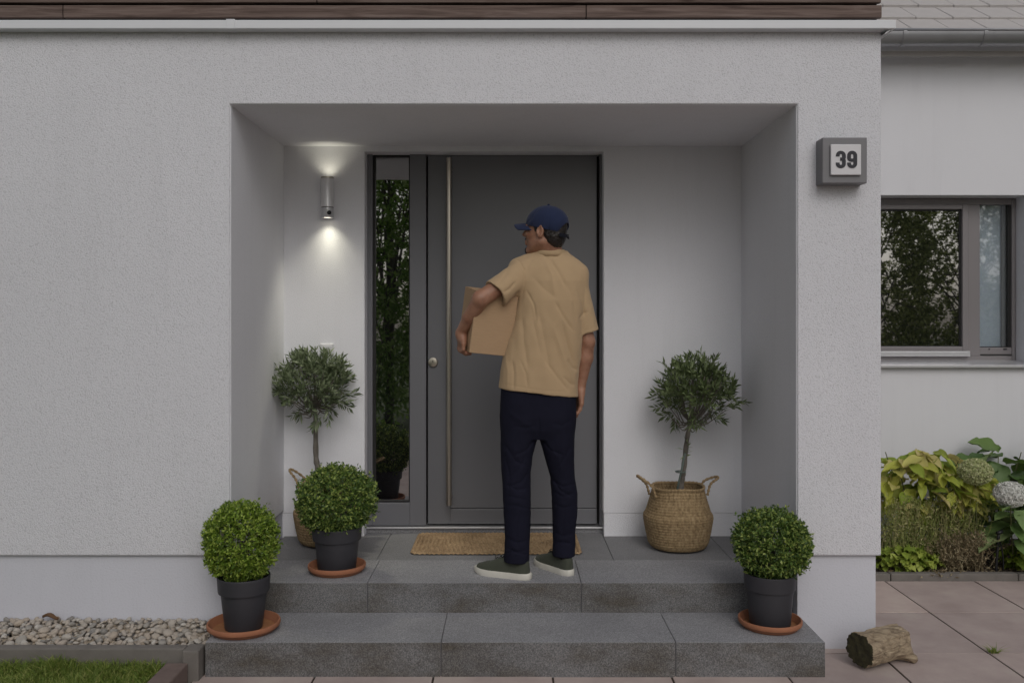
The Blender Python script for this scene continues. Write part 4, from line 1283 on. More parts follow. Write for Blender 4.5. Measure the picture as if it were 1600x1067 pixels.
# black stake
sp_ = P(1556, 893, 5.40)
st_ = thing('garden_stake', (sp_[0], sp_[1], 0.02), 'thin black forked metal stake in the flower bed', 'stake')
MB().tube(spline([(sp_[0], sp_[1], 0.0), (sp_[0]+0.006, sp_[1], 0.10), (sp_[0]+0.018, sp_[1], 0.255)], 10), 0.0085, 8).build('post', M['black_metal'], st_, True)
MB().tube(spline([(sp_[0]+0.045, sp_[1], 0.0), (sp_[0]+0.042, sp_[1], 0.12), (sp_[0]+0.016, sp_[1], 0.235)], 10), 0.005, 8).build('brace', M['black_metal'], st_, True)
MB().tube([(sp_[0]+0.005, sp_[1]-0.003, 0.25), (sp_[0]+0.038, sp_[1]-0.003, 0.262)], 0.012, 8).build('clip', M['black_metal'], st_, True)
# leaf litter in the bed and over the kerb
r = np.random.default_rng(91); n = 700
B = np.stack([r.uniform(2.2, 3.4, n), r.uniform(5.335, 5.7, n), np.full(n, 0.026)], 1)
q = 26; B = np.concatenate([B, np.stack([r.normal(2.56, 0.05, q*2), r.uniform(5.25, 5.33, q*2), r.uniform(0.02, 0.055, q*2)], 1)])
V, F = leaf_cloud(B, rand_dirs(len(B), r)*np.array([1, 1, 0.35]) + [0, 0, 0.1], r.uniform(0.02, 0.045, len(B)), r.uniform(0.006, 0.014, len(B)), r)
o = link('leaf_litter', mesh('leaf_litter', V, F), M['herb_brown']); tag(o, 'dry brown leaf litter on the soil of the flower bed', 'leaf litter', kind='stuff')

# ---- trees behind the viewer, seen mirrored in the panes
def garden_tree(name, x, y, zc, rx, rz, L, W, n, mat_, label, seed):
    r = np.random.default_rng(seed)
    t_ = thing(name, (x, y, -0.06), label, 'tree')
    c = np.array([x, y, zc])
    tr = spline([(x, y, -0.06), (x+0.03, y, zc*0.5), (x, y, zc+rz*0.6)], 12)
    mb = MB().tube(tr, np.linspace(0.07, 0.02, len(tr)), 10)
    nsh = n//8
    d = rand_dirs(nsh, r); rad = r.uniform(0.30, 1.0, nsh)**0.4*(1+0.22*vnoise(d*2.0+seed, 1.0, seed))
    s0 = c + d*np.array([rx, rx*0.8, rz])*rad[:, None]
    for k_ in range(0, min(nsh, 40)):
        mb.tube(spline([tr[int(len(tr)*r.uniform(0.3, 0.95))], (tr[8]+s0[k_])/2, s0[k_]], 5), np.linspace(0.02, 0.005, 5), 5)
    mb.build('trunk', M['bark'], t_, True)
    g_ = d*0.6 + r.normal(size=(nsh, 3))*0.5 + [0, 0, 0.5]; g_ /= np.linalg.norm(g_, axis=1)[:, None]
    B = []; D = []
    for k_ in range(8):
        side = np.cross(g_, r.normal(size=(nsh, 3))); side /= np.linalg.norm(side, axis=1)[:, None]
        B.append(s0 + g_*(L*2.6*k_/8)); D.append(g_*0.7 + side)
    B = np.concatenate(B); D = np.concatenate(D)
    V, F = leaf_cloud(B, D, r.uniform(L*0.7, L*1.2, len(B)), r.uniform(W*0.7, W*1.2, len(B)), r, 0.15)
    o = link('crown', mesh('crown', V, F), mat_, t_); tag(o, kind='stuff')
gt = [('laurel_bush', -1.85, -3.2, 2.6, 0.85, 2.5, 0.12, 0.05, 15000, 'laurel', 'tall glossy laurel bush mirrored in the sidelight beside the door'),
      ('conifer', -0.9, -5.6, 2.6, 1.0, 2.8, 0.09, 0.03, 14000, 'laurel', 'slim dark conifer behind the laurel bush opposite the door'),
      ('garden_tree', 6.6, -3.8, 2.6, 1.35, 2.2, 0.09, 0.05, 17000, 'tree_leaf', 'leafy green garden tree mirrored in the wing window, left one'),
      ('garden_tree', 8.9, -4.6, 2.5, 1.35, 2.3, 0.09, 0.05, 17000, 'tree_leaf', 'leafy green garden tree mirrored in the wing window, right one')]
for k_, (nm, x, y, zc, rx, rz, L, W, n, mt, lab) in enumerate(gt):
    garden_tree(nm, x, y, zc, rx, rz, L, W, n, M[mt], lab, 100+k_)
# ================================================================== PERSON AND PARCEL
YB = 4.385                                    # mid-depth of the body
per = thing('person', (0.16, 4.36, ZPORCH), 'person seen from behind in navy cap, tan shirt and dark trousers, carrying a parcel', 'person')
# --- parcel
bw, bd, bh = 0.208, 0.27, 0.300
yaw, pit, rol = R(15), R(7), R(6)
Mrot = Matrix.Rotation(yaw, 3, 'Z') @ Matrix.Rotation(pit, 3, 'X') @ Matrix.Rotation(rol, 3, 'Y')
MRn = np.array(Mrot)
corner = P(733, 551, 4.295)                   # near lower left corner
bcen = corner + MRn@np.array([bw/2, bd/2, bh/2])
par = thing('parcel', bcen, "plain brown cardboard box under the person's left arm", 'box')
par.rotation_euler = Mrot.to_euler()
def pbox(name, x0, x1, y0, y1, z0, z1, m_, bev=0.003):
    mb = MB().box(x0, x1, y0, y1, z0, z1)
    o = link(name, mesh(name, mb.v, mb.f), m_, par, world=False); fix_normals(o.data)
    if bev:
        b_ = o.modifiers.new('bevel', 'BEVEL'); b_.width = bev; b_.segments = 2
    return o
pbox('carton', -bw/2, bw/2, -bd/2, bd/2, -bh/2, bh/2-0.004, M['cardboard'])
pbox('flap', -bw/2+0.001, -0.0008, -bd/2+0.001, bd/2-0.001, bh/2-0.0035, bh/2, M['cardboard'], 0.001)
pbox('flap', 0.0008, bw/2-0.001, -bd/2+0.001, bd/2-0.001, bh/2-0.0035, bh/2, M['cardboard'], 0.001)
pbox('label', -bw/2-0.0012, -bw/2+0.001, -0.10, -0.045, bh/2-0.075, bh/2-0.030, M['white_plastic'], 0)

# --- head frame
HC = P(850.5, 361, 4.36)
ha = R(64); tilt_ = R(-3)
hf = np.array([-math.sin(ha), math.cos(ha), 0.0]); hl = np.array([-math.cos(ha), -math.sin(ha), 0.0]); hu = np.array([0, 0, 1.0])
c_, s_ = math.cos(R(4)), math.sin(R(4))       # chin slightly raised
hf, hu = hf*c_ + hu*s_, hu*c_ - hf*s_
HM = np.stack([hf, hl, hu], 1)                # columns: local axes
def H(f, l, u): return HC + HM@np.array([f, l, u])

# --- limbs
shL, elL, wrL = P(818, 424, 4.36), P(751, 467, 4.262), P(720.5, 520, 4.378)
shR, elR, wrR = P(903, 432, 4.37), P(917.5, 534, 4.40), P(906.5, 604, 4.43)
# box axes for the gripping hand
bxv, byv, bzv = MRn[:, 0], MRn[:, 1], MRn[:, 2]
def BX(x, y, z): return bcen + MRn@np.array([x, y, z])

def arm_parts(p):
    d = rcone(p, shL, elL, 0.046, 0.040)
    fm = elL*0.45 + wrL*0.55
    d = smin(d, rcone(p, elL, fm, 0.040, 0.0355), 0.012)
    d = smin(d, rcone(p, fm, wrL, 0.0355, 0.0265), 0.010)
    d2 = rcone(p, shR + np.array([-0.01, 0, 0]), elR, 0.040, 0.038)
    fm = elR*0.65 + wrR*0.35
    d2 = smin(d2, rcone(p, elR, fm, 0.038, 0.041), 0.012)
    d2 = smin(d2, rcone(p, fm, wrR, 0.041, 0.026), 0.012)
    return np.minimum(d, d2)

def hands(p):
    return np.minimum(near(p, hcL, 0.13, hand_left), near(p, hcR, 0.14, hand_right))
hcL = wrL*0.5 + 0.5*BX(-bw/2, -0.04, -bh/2); hcR = wrR + np.array([0, 0, -0.08])
def hand_left(p):
    # left hand lies on the left face of the parcel, fingers hook under the bottom edge
    w0 = wrL
    k1, k4 = BX(-bw/2-0.018, -0.075, -bh/2+0.030), BX(-bw/2-0.018, 0.000, -bh/2+0.024)
    d = rcone(p, w0, k1*0.5+w0*0.5, 0.026, 0.020)
    for t_ in np.linspace(0, 1, 4):
        kn = k1*(1-t_)+k4*t_
        d = smin(d, rcone(p, w0*0.75+kn*0.25, kn, 0.020, 0.0145), 0.016)
    L_ = [0.9, 1.05, 1.0, 0.8]
    f = None
    for i, t_ in enumerate(np.linspace(0, 1, 4)):
        kn = k1*(1-t_)+k4*t_
        sp = (t_-0.5)*0.008
        a1 = kn + (-bzv*0.034*L_[i] - bxv*0.003 + byv*sp)
        a2 = a1 + (-bzv*0.012 + bxv*0.024*L_[i])
        a3 = a2 + (bxv*0.022*L_[i] + bzv*0.003)
        g_ = smin(rcone(p, kn, a1, 0.0115, 0.0098), rcone(p, a1, a2, 0.0098, 0.0088), 0.005)
        g_ = smin(g_, rcone(p, a2, a3, 0.0088, 0.0074), 0.005)
        f = g_ if f is None else np.minimum(f, g_)
    d = smin(d, f, 0.006)
    t0 = w0*0.55+k1*0.45 - byv*0.012
    t1 = t0 - byv*0.026 - bzv*0.024; t2 = t1 - byv*0.006 - bzv*0.028 + bxv*0.004
    d = smin(d, smin(rcone(p, t0, t1, 0.0135, 0.0115), rcone(p, t1, t2, 0.0112, 0.0085), 0.006), 0.010)
    return d
def hand_right(p):
    # hangs relaxed beside the thigh
    dn_ = np.array([-0.05, -0.02, -1.0]); dn_ /= np.linalg.norm(dn_)
    fwd = np.array([-0.25, 0.97, 0.0]); inn = np.array([-0.97, -0.25, 0.0])
    p0 = wrR
    e = rcone(p, p0, p0+dn_*0.03, 0.025, 0.024)
    for i, o_ in enumerate((-0.030, -0.010, 0.010, 0.030)):
        kn = p0 + dn_*(0.088-0.004*abs(i-1.5)) + fwd*o_
        e = smin(e, rcone(p, p0+dn_*0.025+fwd*o_*0.6, kn, 0.018, 0.0130), 0.014)
        Ls = (0.78, 0.98, 1.05, 0.95)[i]
        b1 = kn + dn_*0.036*Ls + inn*0.006; b2 = b1 + dn_*0.024*Ls + inn*0.012; b3 = b2 + dn_*0.016*Ls + inn*0.014
        g_ = smin(rcone(p, kn, b1, 0.0112, 0.0098), rcone(p, b1, b2, 0.0098, 0.0088), 0.005)
        g_ = smin(g_, rcone(p, b2, b3, 0.0088, 0.0074), 0.005)
        e = smin(e, g_, 0.005)
    th0 = p0 + dn_*0.03 + fwd*0.028; th1 = th0 + dn_*0.032 + fwd*0.024 + inn*0.010; th2 = th1 + dn_*0.032 + fwd*0.004 + inn*0.008
    e = smin(e, smin(rcone(p, th0, th1, 0.014, 0.0115), rcone(p, th1, th2, 0.0112, 0.0085), 0.006), 0.01)
    return e

def head_f(p):
    q = (p-HC)@HM
    a = np.abs(q[..., 1]); qa = q.copy(); qa[..., 1] = a
    d = ellip(q, (-0.012, 0, 0.030), (0.096, 0.074, 0.082))
    d = smin(d, ellip(q, (0.028, 0, -0.030), (0.062, 0.057, 0.082)), 0.03)
    d = smin(d, rcone(qa, (-0.004, 0.048, -0.055), (0.062, 0.016, -0.099), 0.019, 0.017), 0.022)
    d = smin(d, ellip(q, (0.074, 0, -0.100), (0.018, 0.020, 0.016)), 0.018)
    d = smin(d, rcone(qa, (0.078, 0.008, 0.020), (0.070, 0.040, 0.020), 0.014, 0.012), 0.015)
    d = smin(d, ellip(qa, (0.060, 0.042, -0.018), (0.025, 0.021, 0.018)), 0.02)
    d = smin(d, smin(rcone(q, (0.086, 0, 0.014), (0.108, 0, -0.020), 0.0075, 0.0105), rcone(qa, (0.098, 0, -0.026), (0.094, 0.010, -0.027), 0.009, 0.008), 0.006), 0.009)
    d = smin(d, ellip(q, (0.089, 0, -0.053), (0.009, 0.022, 0.0075)), 0.007)
    d = smin(d, ellip(q, (0.088, 0, -0.066), (0.009, 0.019, 0.0080)), 0.007)
    d = smax(d, -ellip(qa, (0.088, 0.030, 0.001), (0.010, 0.015, 0.009)), 0.008)
    # ears
    er = ellip(qa, (-0.014, 0.079, -0.006), (0.019, 0.010, 0.033))
    er = smax(er, -ellip(qa, (-0.011, 0.090, -0.004), (0.011, 0.009, 0.022)), 0.006)
    er = smin(er, ellip(qa, (0.000, 0.080, -0.012), (0.006, 0.006, 0.009)), 0.005)
    d = smin(d, er, 0.007)
    return d

nk0, nk1 = H(-0.028, 0, -0.055), P(862, 402, 4.385)
def body_f(p):
    d = near(p, HC, 0.17, head_f)
    d = smin(d, rcone(p, nk0, nk1, 0.054, 0.056), 0.03)
    d = smin(d, rcone(p, nk1, P(858, 440, 4.39), 0.056, 0.080), 0.03)
    tz = [(ZP(640, YB), XP(841, YB), YB, 0.150, 0.100), (ZP(560, YB), XP(846, YB), YB, 0.135, 0.092), (ZP(470, YB), XP(858, YB), YB, 0.140, 0.095), (ZP(425, YB), XP(858, YB), YB, 0.110, 0.075)]
    d = smin(d, loft(p, tz), 0.04)
    d = smin(d, arm_parts(p), 0.03)
    d = smin(d, hands(p), 0.010)
    for hip, kn, an in legs:
        d = smin(d, rcone(p, hip, kn, 0.075, 0.048), 0.03)
        d = smin(d, rcone(p, kn, an, 0.048, 0.034), 0.02)
    return d
YLA, YRA = 4.335, 4.415                       # ankle depths
legs = [(P(812, 640, YB), P(807, 750, YB-0.02), P(807, 872, YLA)), (P(868, 640, YB), P(880, 750, YB+0.01), P(880, 862, YRA))]
body = sdf_obj('body', body_f, (-0.36, 4.12, 0.30), (0.50, 4.62, 2.13), 0.0042, M['skin'], per)

# hair: cap-hugging back and side hair
def hair_f(p):
    q = (p-HC)@HM; qa = q.copy(); qa[..., 1] = np.abs(q[..., 1])
    d = ellip(q, (-0.016, 0, 0.026), (0.100, 0.0785, 0.086))
    d = smin(d, ellip(q, (-0.060, 0, -0.030), (0.050, 0.062, 0.055)), 0.025)
    d = d - 0.0025*vnoise(p, 90, 3) - 0.002*vnoise(p, 200, 4)
    # keep: behind the ear line and above the nape; sideburn strip
    back = np.maximum(q[..., 0] + 0.026 + 0.25*np.maximum(0, -q[..., 2]-0.03), -q[..., 2] - 0.082 + 0.002*vnoise(p, 150, 5))
    sideb = np.maximum(np.maximum(np.abs(q[..., 0]-0.012)-0.013, -q[..., 2]-0.022), q[..., 2]-0.08)
    return np.maximum(d, smin(back, np.minimum(sideb, np.maximum(q[..., 0]-0.03, 0.012-q[..., 2])), 0.008))
sdf_obj('hair', hair_f, HC-0.16, HC+0.16, 0.0032, M['hair'], per)
def beard_f(p):
    q = (p-HC)@HM
    d = head_f(p) - 0.0035 - 0.0015*vnoise(p, 220, 6)
    a = np.abs(q[..., 1])
    reg = ellip(q, (0.078, 0, -0.102), (0.030, 0.024, 0.020))
    mus = np.maximum(np.maximum(np.abs(q[..., 2]+0.0435)-0.0045, a-0.026), 0.07-q[..., 0])
    brow = np.maximum(np.maximum(np.abs(q[..., 2]-0.021+0.12*(a-0.03))-0.0038, np.abs(a-0.031)-0.019), 0.04-q[..., 0])
    return np.maximum(d, np.minimum(np.minimum(reg, mus), brow))
sdf_obj('beard_and_brows', beard_f, HC-0.16, HC+0.16, 0.0028, M['hair'], per)
for sgn in (-1, 1):
    bm = bmesh.new(); bmesh.ops.create_uvsphere(bm, u_segments=16, v_segments=10, radius=0.0105)
    for v in bm.verts: v.co += Vector(H(0.0735, 0.030*sgn, 0.001))
    me = bpy.data.meshes.new('eye'); bm.to_mesh(me); bm.free(); link('eye', me, M['eye'], per, True)

# cap: crown shell with arched opening at the back, brim, strap
def cap_f(p):
    q = (p-HC)@HM
    wr = 0.0020*np.sin(q[..., 0]*150 + 60*q[..., 2] + 3*vnoise(p, 22, 2)) * np.clip((0.085-q[..., 2])*14, 0, 1)
    seam = 0
    for aa in (0, math.pi/3, -math.pi/3):
        seam = seam + 0.0014*np.exp(-((q[..., 1]*math.cos(aa) - (q[..., 0]+0.012)*math.sin(aa))/0.003)**2)
    d = ellip(q, (-0.014, 0, 0.034), (0.1095, 0.0865, 0.0905)) - wr*0.8 + seam
    inner = ellip(q, (-0.014, 0, 0.034), (0.1035, 0.0805, 0.085))
    d = np.maximum(d, -inner)
    low = 0.006 + 0.17*(q[..., 0]+0.01) + 0.02*np.clip(q[..., 0]-0.03, 0, 1)
    d = smax(d, low - q[..., 2], 0.004)
    hole = np.sqrt(q[..., 1]**2 + (q[..., 2]-0.000)**2) - 0.040
    hole = np.maximum(hole, q[..., 0]+0.05)
    return smax(d, -hole, 0.003)
cap_o = sdf_obj('cap', cap_f, HC-0.17, HC+0.17, 0.0030, M['cap'], per)
bv, bf_ = [], []
nu, nv = 10, 21
for i in range(nu):
    for j in range(nv):
        v_ = -1+2*j/(nv-1); u_ = i/(nu-1)
        l_ = v_*0.078*(1-0.10*u_)
        f0 = 0.086*math.sqrt(max(0, 1-(l_/0.0865)**2))*0.98 - 0.004
        f1 = 0.156 - 0.045*abs(v_)**2.6
        f1 = max(f1, f0+0.004)
        f_ = f0 + (f1-f0)*u_
        z_ = 0.036 - 7.5*l_*l_ - 0.10*(f_-0.085)*1.2 + 0.0
        bv.append(H(f_, l_, z_))
for i in range(nu-1):
    for j in range(nv-1): bf_.append((i*nv+j, i*nv+j+1, (i+1)*nv+j+1, (i+1)*nv+j))
o = link('brim', mesh('brim', np.array(bv), bf_), M['cap'], cap_o, True)
sm = o.modifiers.new('thickness', 'SOLIDIFY'); sm.thickness = 0.004; sm.offset = 0
sv = []
for a in np.linspace(-0.62, 0.62, 15):
    sv.append(H(-0.014-0.112*math.cos(a), 0.0885*math.sin(a)*1.05, -0.022+0.004*abs(a)))
mb = MB()
sa = np.array(sv); up_ = hu*0.0085
V = np.concatenate([sa-up_, sa+up_]); n = len(sa)
mb.add(V, [(i, i+1, n+i+1, n+i) for i in range(n-1)])
e0 = H(-0.124, 0.012, -0.030)
mb.add([e0, e0 + hu*0.012, H(-0.143, 0.028, -0.040)+hu*0.011, H(-0.143, 0.028, -0.040)], [(0, 1, 2, 3)])
o = mb.build('strap', M['cap_dark'], cap_o); sm = o.modifiers.new('thickness', 'SOLIDIFY'); sm.thickness = 0.003
bm = bmesh.new(); bmesh.ops.create_uvsphere(bm, u_segments=14, v_segments=8, radius=0.008)
for v in bm.verts: v.co = Vector(H(-0.014, 0, 0.1255)) + v.co*0.9
me = bpy.data.meshes.new('button'); bm.to_mesh(me); bm.free(); link('button', me, M['cap'], cap_o, True)

# --- shirt
def row(py, l, r_, ry, cy): return (ZP(py, cy), (XP(l, cy)+XP(r_, cy))/2, cy, (XP(r_, cy)-XP(l, cy))/2, ry)
srows = [row(626, 779, 903, 0.128, 4.385), row(605, 779, 903, 0.128, 4.385), row(580, 781, 905, 0.126, 4.385), row(550, 787, 908, 0.124, 4.385), row(500, 802, 911, 0.124, 4.385),
         row(470, 806, 914, 0.125, 4.385), row(440, 803, 915, 0.118, 4.388), row(420, 806, 908, 0.102, 4.39), row(408, 818, 898, 0.086, 4.39), row(399, 834, 884, 0.070, 4.388), row(396, 836, 882, 0.066, 4.385)]
slA, slB = P(820, 425, 4.365), P(774, 459, 4.290)       # left sleeve axis
srA, srB = P(898, 434, 4.38), P(918, 519, 4.398)        # right sleeve axis
# creases as polylines in the picture plane of the back: (points px, width m, depth m)
folds = [([(858, 403), (872, 424), (886, 452)], 0.010, 0.006), ([(850, 404), (862, 430), (868, 470)], 0.012, -0.004),
         ([(876, 500), (888, 540), (903, 582)], 0.013, 0.009), ([(862, 505), (878, 552), (897, 600)], 0.014, -0.006),
         ([(886, 560), (896, 575), (906, 580)], 0.010, 0.007), ([(828, 470), (836, 515), (846, 560)], 0.014, 0.0045), ([(840, 480), (852, 540), (862, 590)], 0.015, 0.005),
         ([(815, 480), (818, 530), (826, 590)], 0.014, 0.005), ([(800, 560), (803, 585), (802, 612)], 0.010, 0.006), ([(790, 556), (794, 580), (793, 610)], 0.010, -0.004),
         ([(801, 402), (812, 408), (819, 422), (820, 446), (813, 472)], 0.0045, 0.005), ([(910, 430), (916, 450), (915, 480), (912, 505)], 0.005, 0.004),
         ([(838, 400), (858, 403), (880, 399)], 0.004, 0.003), ([(884, 440), (896, 470), (900, 510)], 0.012, 0.005), ([(880, 588), (892, 600), (900, 603)], 0.008, 0.004),
         ([(806, 440), (796, 452), (786, 458)], 0.008, 0.007), ([(812, 455), (802, 466), (796, 476)], 0.008, 0.006), ([(796, 420), (784, 438), (778, 450)], 0.010, 0.004),
         ([(830, 430), (850, 452), (872, 468)], 0.016, 0.004), ([(780, 599), (840, 608), (901, 613)], 0.0025, 0.0018),
         ([(822, 452), (834, 476), (838, 505)], 0.007, 0.005), ([(866, 470), (880, 495), (898, 520)], 0.008, 0.006), ([(850, 560), (868, 585), (890, 612)], 0.008, 0.005),
         ([(812, 560), (822, 585), (824, 606)], 0.007, 0.004), ([(902, 450), (910, 475), (918, 500)], 0.007, 0.004), ([(905, 500), (913, 490), (922, 486)], 0.006, 0.005),
         ([(836, 402), (826, 414), (822, 430)], 0.007, 0.003), ([(768, 446), (780, 462), (791, 470)], 0.0022, 0.0016), ([(914, 517), (921, 516), (928, 508)], 0.0022, 0.0016)]
fold_w = []
for pts, wd, dp in folds:
    fold_w.append((np.array([[XP(a, 4.29), ZP(b, 4.29)] for a, b in pts]), wd, dp))
def fold_sum(p, fl):
    """creases that fade out at both ends"""
    xz = p[..., [0, 2]]
    d = 0
    for pts, wd, dp in fl:
        sl_ = np.linalg.norm(np.diff(pts, axis=0), axis=1); tot_ = sl_.sum(); acc = 0.0
        best = None
        for a, b, s0 in zip(pts, pts[1:], sl_):
            ab = b-a; tt = np.clip(((xz-a)@ab)/(ab@ab), 0, 1)
            dd = ((xz-(a+tt[..., None]*ab))**2).sum(-1); u_ = (acc + tt*s0)/tot_
            if best is None: best, bu = dd, u_
            else:
                m_ = dd < best; best = np.where(m_, dd, best); bu = np.where(m_, u_, bu)
            acc += s0
        d = d + dp*(0.55*np.exp(-best/(wd*wd)) + 0.6*np.exp(-np.sqrt(best)/(0.55*wd)))*np.clip(np.sin(np.pi*np.clip(bu, 0, 1))*1.6, 0, 1)
    return d
def fold_d(p): return 0.85*fold_sum(p, fold_w)*np.clip((4.42-p[..., 1])/0.06, 0, 1)
def plane_cut(p, pt, n): return (p-pt)@n
nL = slB-slA; nL /= np.linalg.norm(nL); nL = nL*0.93 + np.array([0.0, 0.0, -0.0]); nL /= np.linalg.norm(nL)
nR = srB-srA; nR /= np.linalg.norm(nR)
def shirt_f(p):
    d = loft(p, srows, 2.3)
    d = smin(d, rcone(p, P(838, 406, 4.39), P(812, 420, 4.38), 0.045, 0.055), 0.04)
    d = smin(d, rcone(p, P(880, 408, 4.39), P(902, 428, 4.385), 0.045, 0.055), 0.04)
    sl = rcone(p, slA, slB + nL*0.05, 0.064, 0.074)
    sl = np.maximum(sl, plane_cut(p, slB, nL) - 0.004*vnoise(p, 25, 1))
    sr = rcone(p, srA, srB + nR*0.05, 0.058, 0.058)
    sr = np.maximum(sr, plane_cut(p, srB, nR))
    d = smin(d, sl, 0.022); d = smin(d, sr, 0.016)
    # hollow sleeves and neckline, slanted hem
    d = np.maximum(d, -rcone(p, slA*0.15+slB*0.85+nL*0.02, slB+nL*0.06, 0.056, 0.066))
    d = np.maximum(d, -rcone(p, srA*0.25+srB*0.75+nR*0.03, srB+nR*0.06, 0.046, 0.050))
    hemz = ZP(608, 4.3) + (ZP(621.5, 4.3)-ZP(608, 4.3))*(p[..., 0]-XP(779, 4.3))/(XP(900, 4.3)-XP(779, 4.3))
    d = smax(d, hemz - p[..., 2], 0.004)
    core = loft(p, [(r_[0], r_[1], r_[2], r_[3]-0.012, r_[4]-0.012) for r_ in srows], 2.3)
    d = np.maximum(d, -np.maximum(core, p[..., 2]-hemz-0.03))
    return d
def shirt_disp(p):
    return fold_d(p) + 0.0028*vnoise(p*np.array([1, 1, 0.45]), 16, 11) + 0.0018*vnoise(p*np.array([1, 1, 0.6]), 38, 12)
sh = sdf_obj('shirt', shirt_f, (-0.20, 4.16, 1.13), (0.48, 4.60, 1.93), 0.0046, M['shirt'], per, shirt_disp)
# ribbed collar band round the neck
cc0 = P(859, 396.0, 4.385); mb = MB(); V = []; F = []; nn = 64
prof_ = [(0.004, -0.022), (0.005, -0.006), (0.004, 0.004), (0.001, 0.011), (-0.006, 0.012), (-0.009, 0.0), (-0.010, -0.022)]
for a in np.linspace(0, 2*math.pi, nn, endpoint=False):
    rx_, ry_ = 0.0745, 0.071
    zc = 0.003 - 0.012*math.sin(a) - 0.003*math.cos(a)
    zc = 0.004 - 0.016*max(0, math.sin(a))
    for dr, dz_ in prof_:
        V.append((cc0[0]+(rx_+dr)*math.cos(a), cc0[1]+(ry_+dr)*math.sin(a), cc0[2]+zc+dz_+0.0006*math.sin(a*60)))
m_ = len(prof_)
for i in range(nn):
    i2 = (i+1) % nn
    for j in range(m_): F.append((i*m_+j, i2*m_+j, i2*m_+(j+1) % m_, i*m_+(j+1) % m_))
mb.add(V, F).build('collar', M['shirt'], sh, True)

# --- trousers
def lrow(py, l, r_, ry, cy): return row(py, l, r_, ry, cy)
LL_ = [lrow(876, 787, 827, 0.066, YLA), lrow(860, 788, 827, 0.062, YLA), lrow(840, 789, 828, 0.062, YLA+0.005), lrow(800, 787, 829, 0.066, YLA+0.015), lrow(770, 785, 829, 0.069, YB-0.035), lrow(740, 784, 829, 0.073, YB-0.025),
       lrow(715, 782.5, 832, 0.083, YB-0.015), lrow(690, 782, 838, 0.097, YB-0.005), lrow(660, 782, 846, 0.108, YB), lrow(600, 784, 850, 0.105, YB)]
RR_ = [lrow(867, 863, 898, 0.064, YRA), lrow(850, 864, 899, 0.060, YRA), lrow(830, 864, 899, 0.061, YRA), lrow(800, 863, 902, 0.066, YRA-0.005), lrow(770, 862, 902, 0.069, YB+0.015), lrow(745, 860, 898, 0.072, YB+0.01),
       lrow(720, 853, 897, 0.083, YB+0.005), lrow(690, 844, 898, 0.097, YB), lrow(660, 836, 899, 0.108, YB), lrow(600, 832, 898, 0.105, YB)]
HP = [row(684, 800, 882, 0.085, YB), row(670, 786, 895, 0.105, YB), row(650, 782, 899, 0.115, YB), row(620, 783, 899, 0.112, YB), row(590, 785, 897, 0.105, YB)]
tf = [([(800, 664), (820, 668), (838, 664)], 0.007, 0.004), ([(842, 650), (842, 690)], 0.005, 0.004), ([(862, 660), (878, 664), (895, 655)], 0.007, 0.004),
      ([(786, 690), (806, 720), (826, 728)], 0.007, 0.0045), ([(826, 705), (812, 730), (800, 745)], 0.007, 0.004), ([(896, 690), (880, 720), (866, 740)], 0.008, 0.005),
      ([(788, 756), (808, 764), (827, 762)], 0.006, 0.0045), ([(786, 772), (808, 776), (828, 782)], 0.006, 0.004), ([(787, 790), (806, 788), (828, 796)], 0.006, 0.0035),
      ([(862, 752), (880, 762), (900, 758)], 0.006, 0.005), ([(863, 770), (880, 778), (901, 772)], 0.006, 0.004), ([(864, 790), (882, 796), (900, 792)], 0.006, 0.0035),
      ([(789, 838), (808, 846), (827, 842)], 0.006, 0.0045), ([(788, 854), (808, 860), (826, 856)], 0.006, 0.004), ([(864, 836), (880, 842), (898, 838)], 0.006, 0.004), ([(864, 850), (882, 854), (897, 850)], 0.005, 0.004),
      ([(800, 690), (812, 720), (818, 750)], 0.010, -0.004), ([(852, 690), (872, 715), (880, 745)], 0.010, -0.004), ([(790, 640), (812, 655), (836, 672)], 0.012, -0.004),
      ([(836, 688), (822, 704), (800, 712)], 0.006, 0.005), ([(846, 688), (862, 704), (884, 712)], 0.006, 0.005), ([(786, 705), (796, 740), (794, 780)], 0.008, 0.004),
      ([(828, 735), (815, 752), (792, 760)], 0.006, 0.005), ([(862, 748), (876, 768), (899, 780)], 0.006, 0.005), ([(812, 790), (806, 830), (812, 866)], 0.006, 0.003),
      ([(884, 790), (880, 830), (884, 858)], 0.006, 0.003), ([(788, 866), (800, 858), (826, 866)], 0.005, 0.006), ([(864, 858), (880, 850), (898, 857)], 0.005, 0.006)]
tfw = [(np.array([[XP(a, 4.30), ZP(b, 4.30)] for a, b in pts]), wd*1.25, dp*0.85) for pts, wd, dp in tf]
def tr_f(p):
    l = loft(p, LL_, 2.2); r_ = loft(p, RR_, 2.2); h_ = loft(p, HP, 2.3)
    d = smin(smin(l, r_, 0.010), h_, 0.015)
    return d
def tr_disp(p):
    return 0.9*fold_sum(p, tfw) + 0.0022*vnoise(p*np.array([1, 1, 0.8]), 17, 21) + 0.0010*vnoise(p, 42, 22)
sdf_obj('trousers', tr_f, (-0.10, 4.20, 0.33), (0.42, 4.54, 1.27), 0.0046, M['trousers'], per, tr_disp)

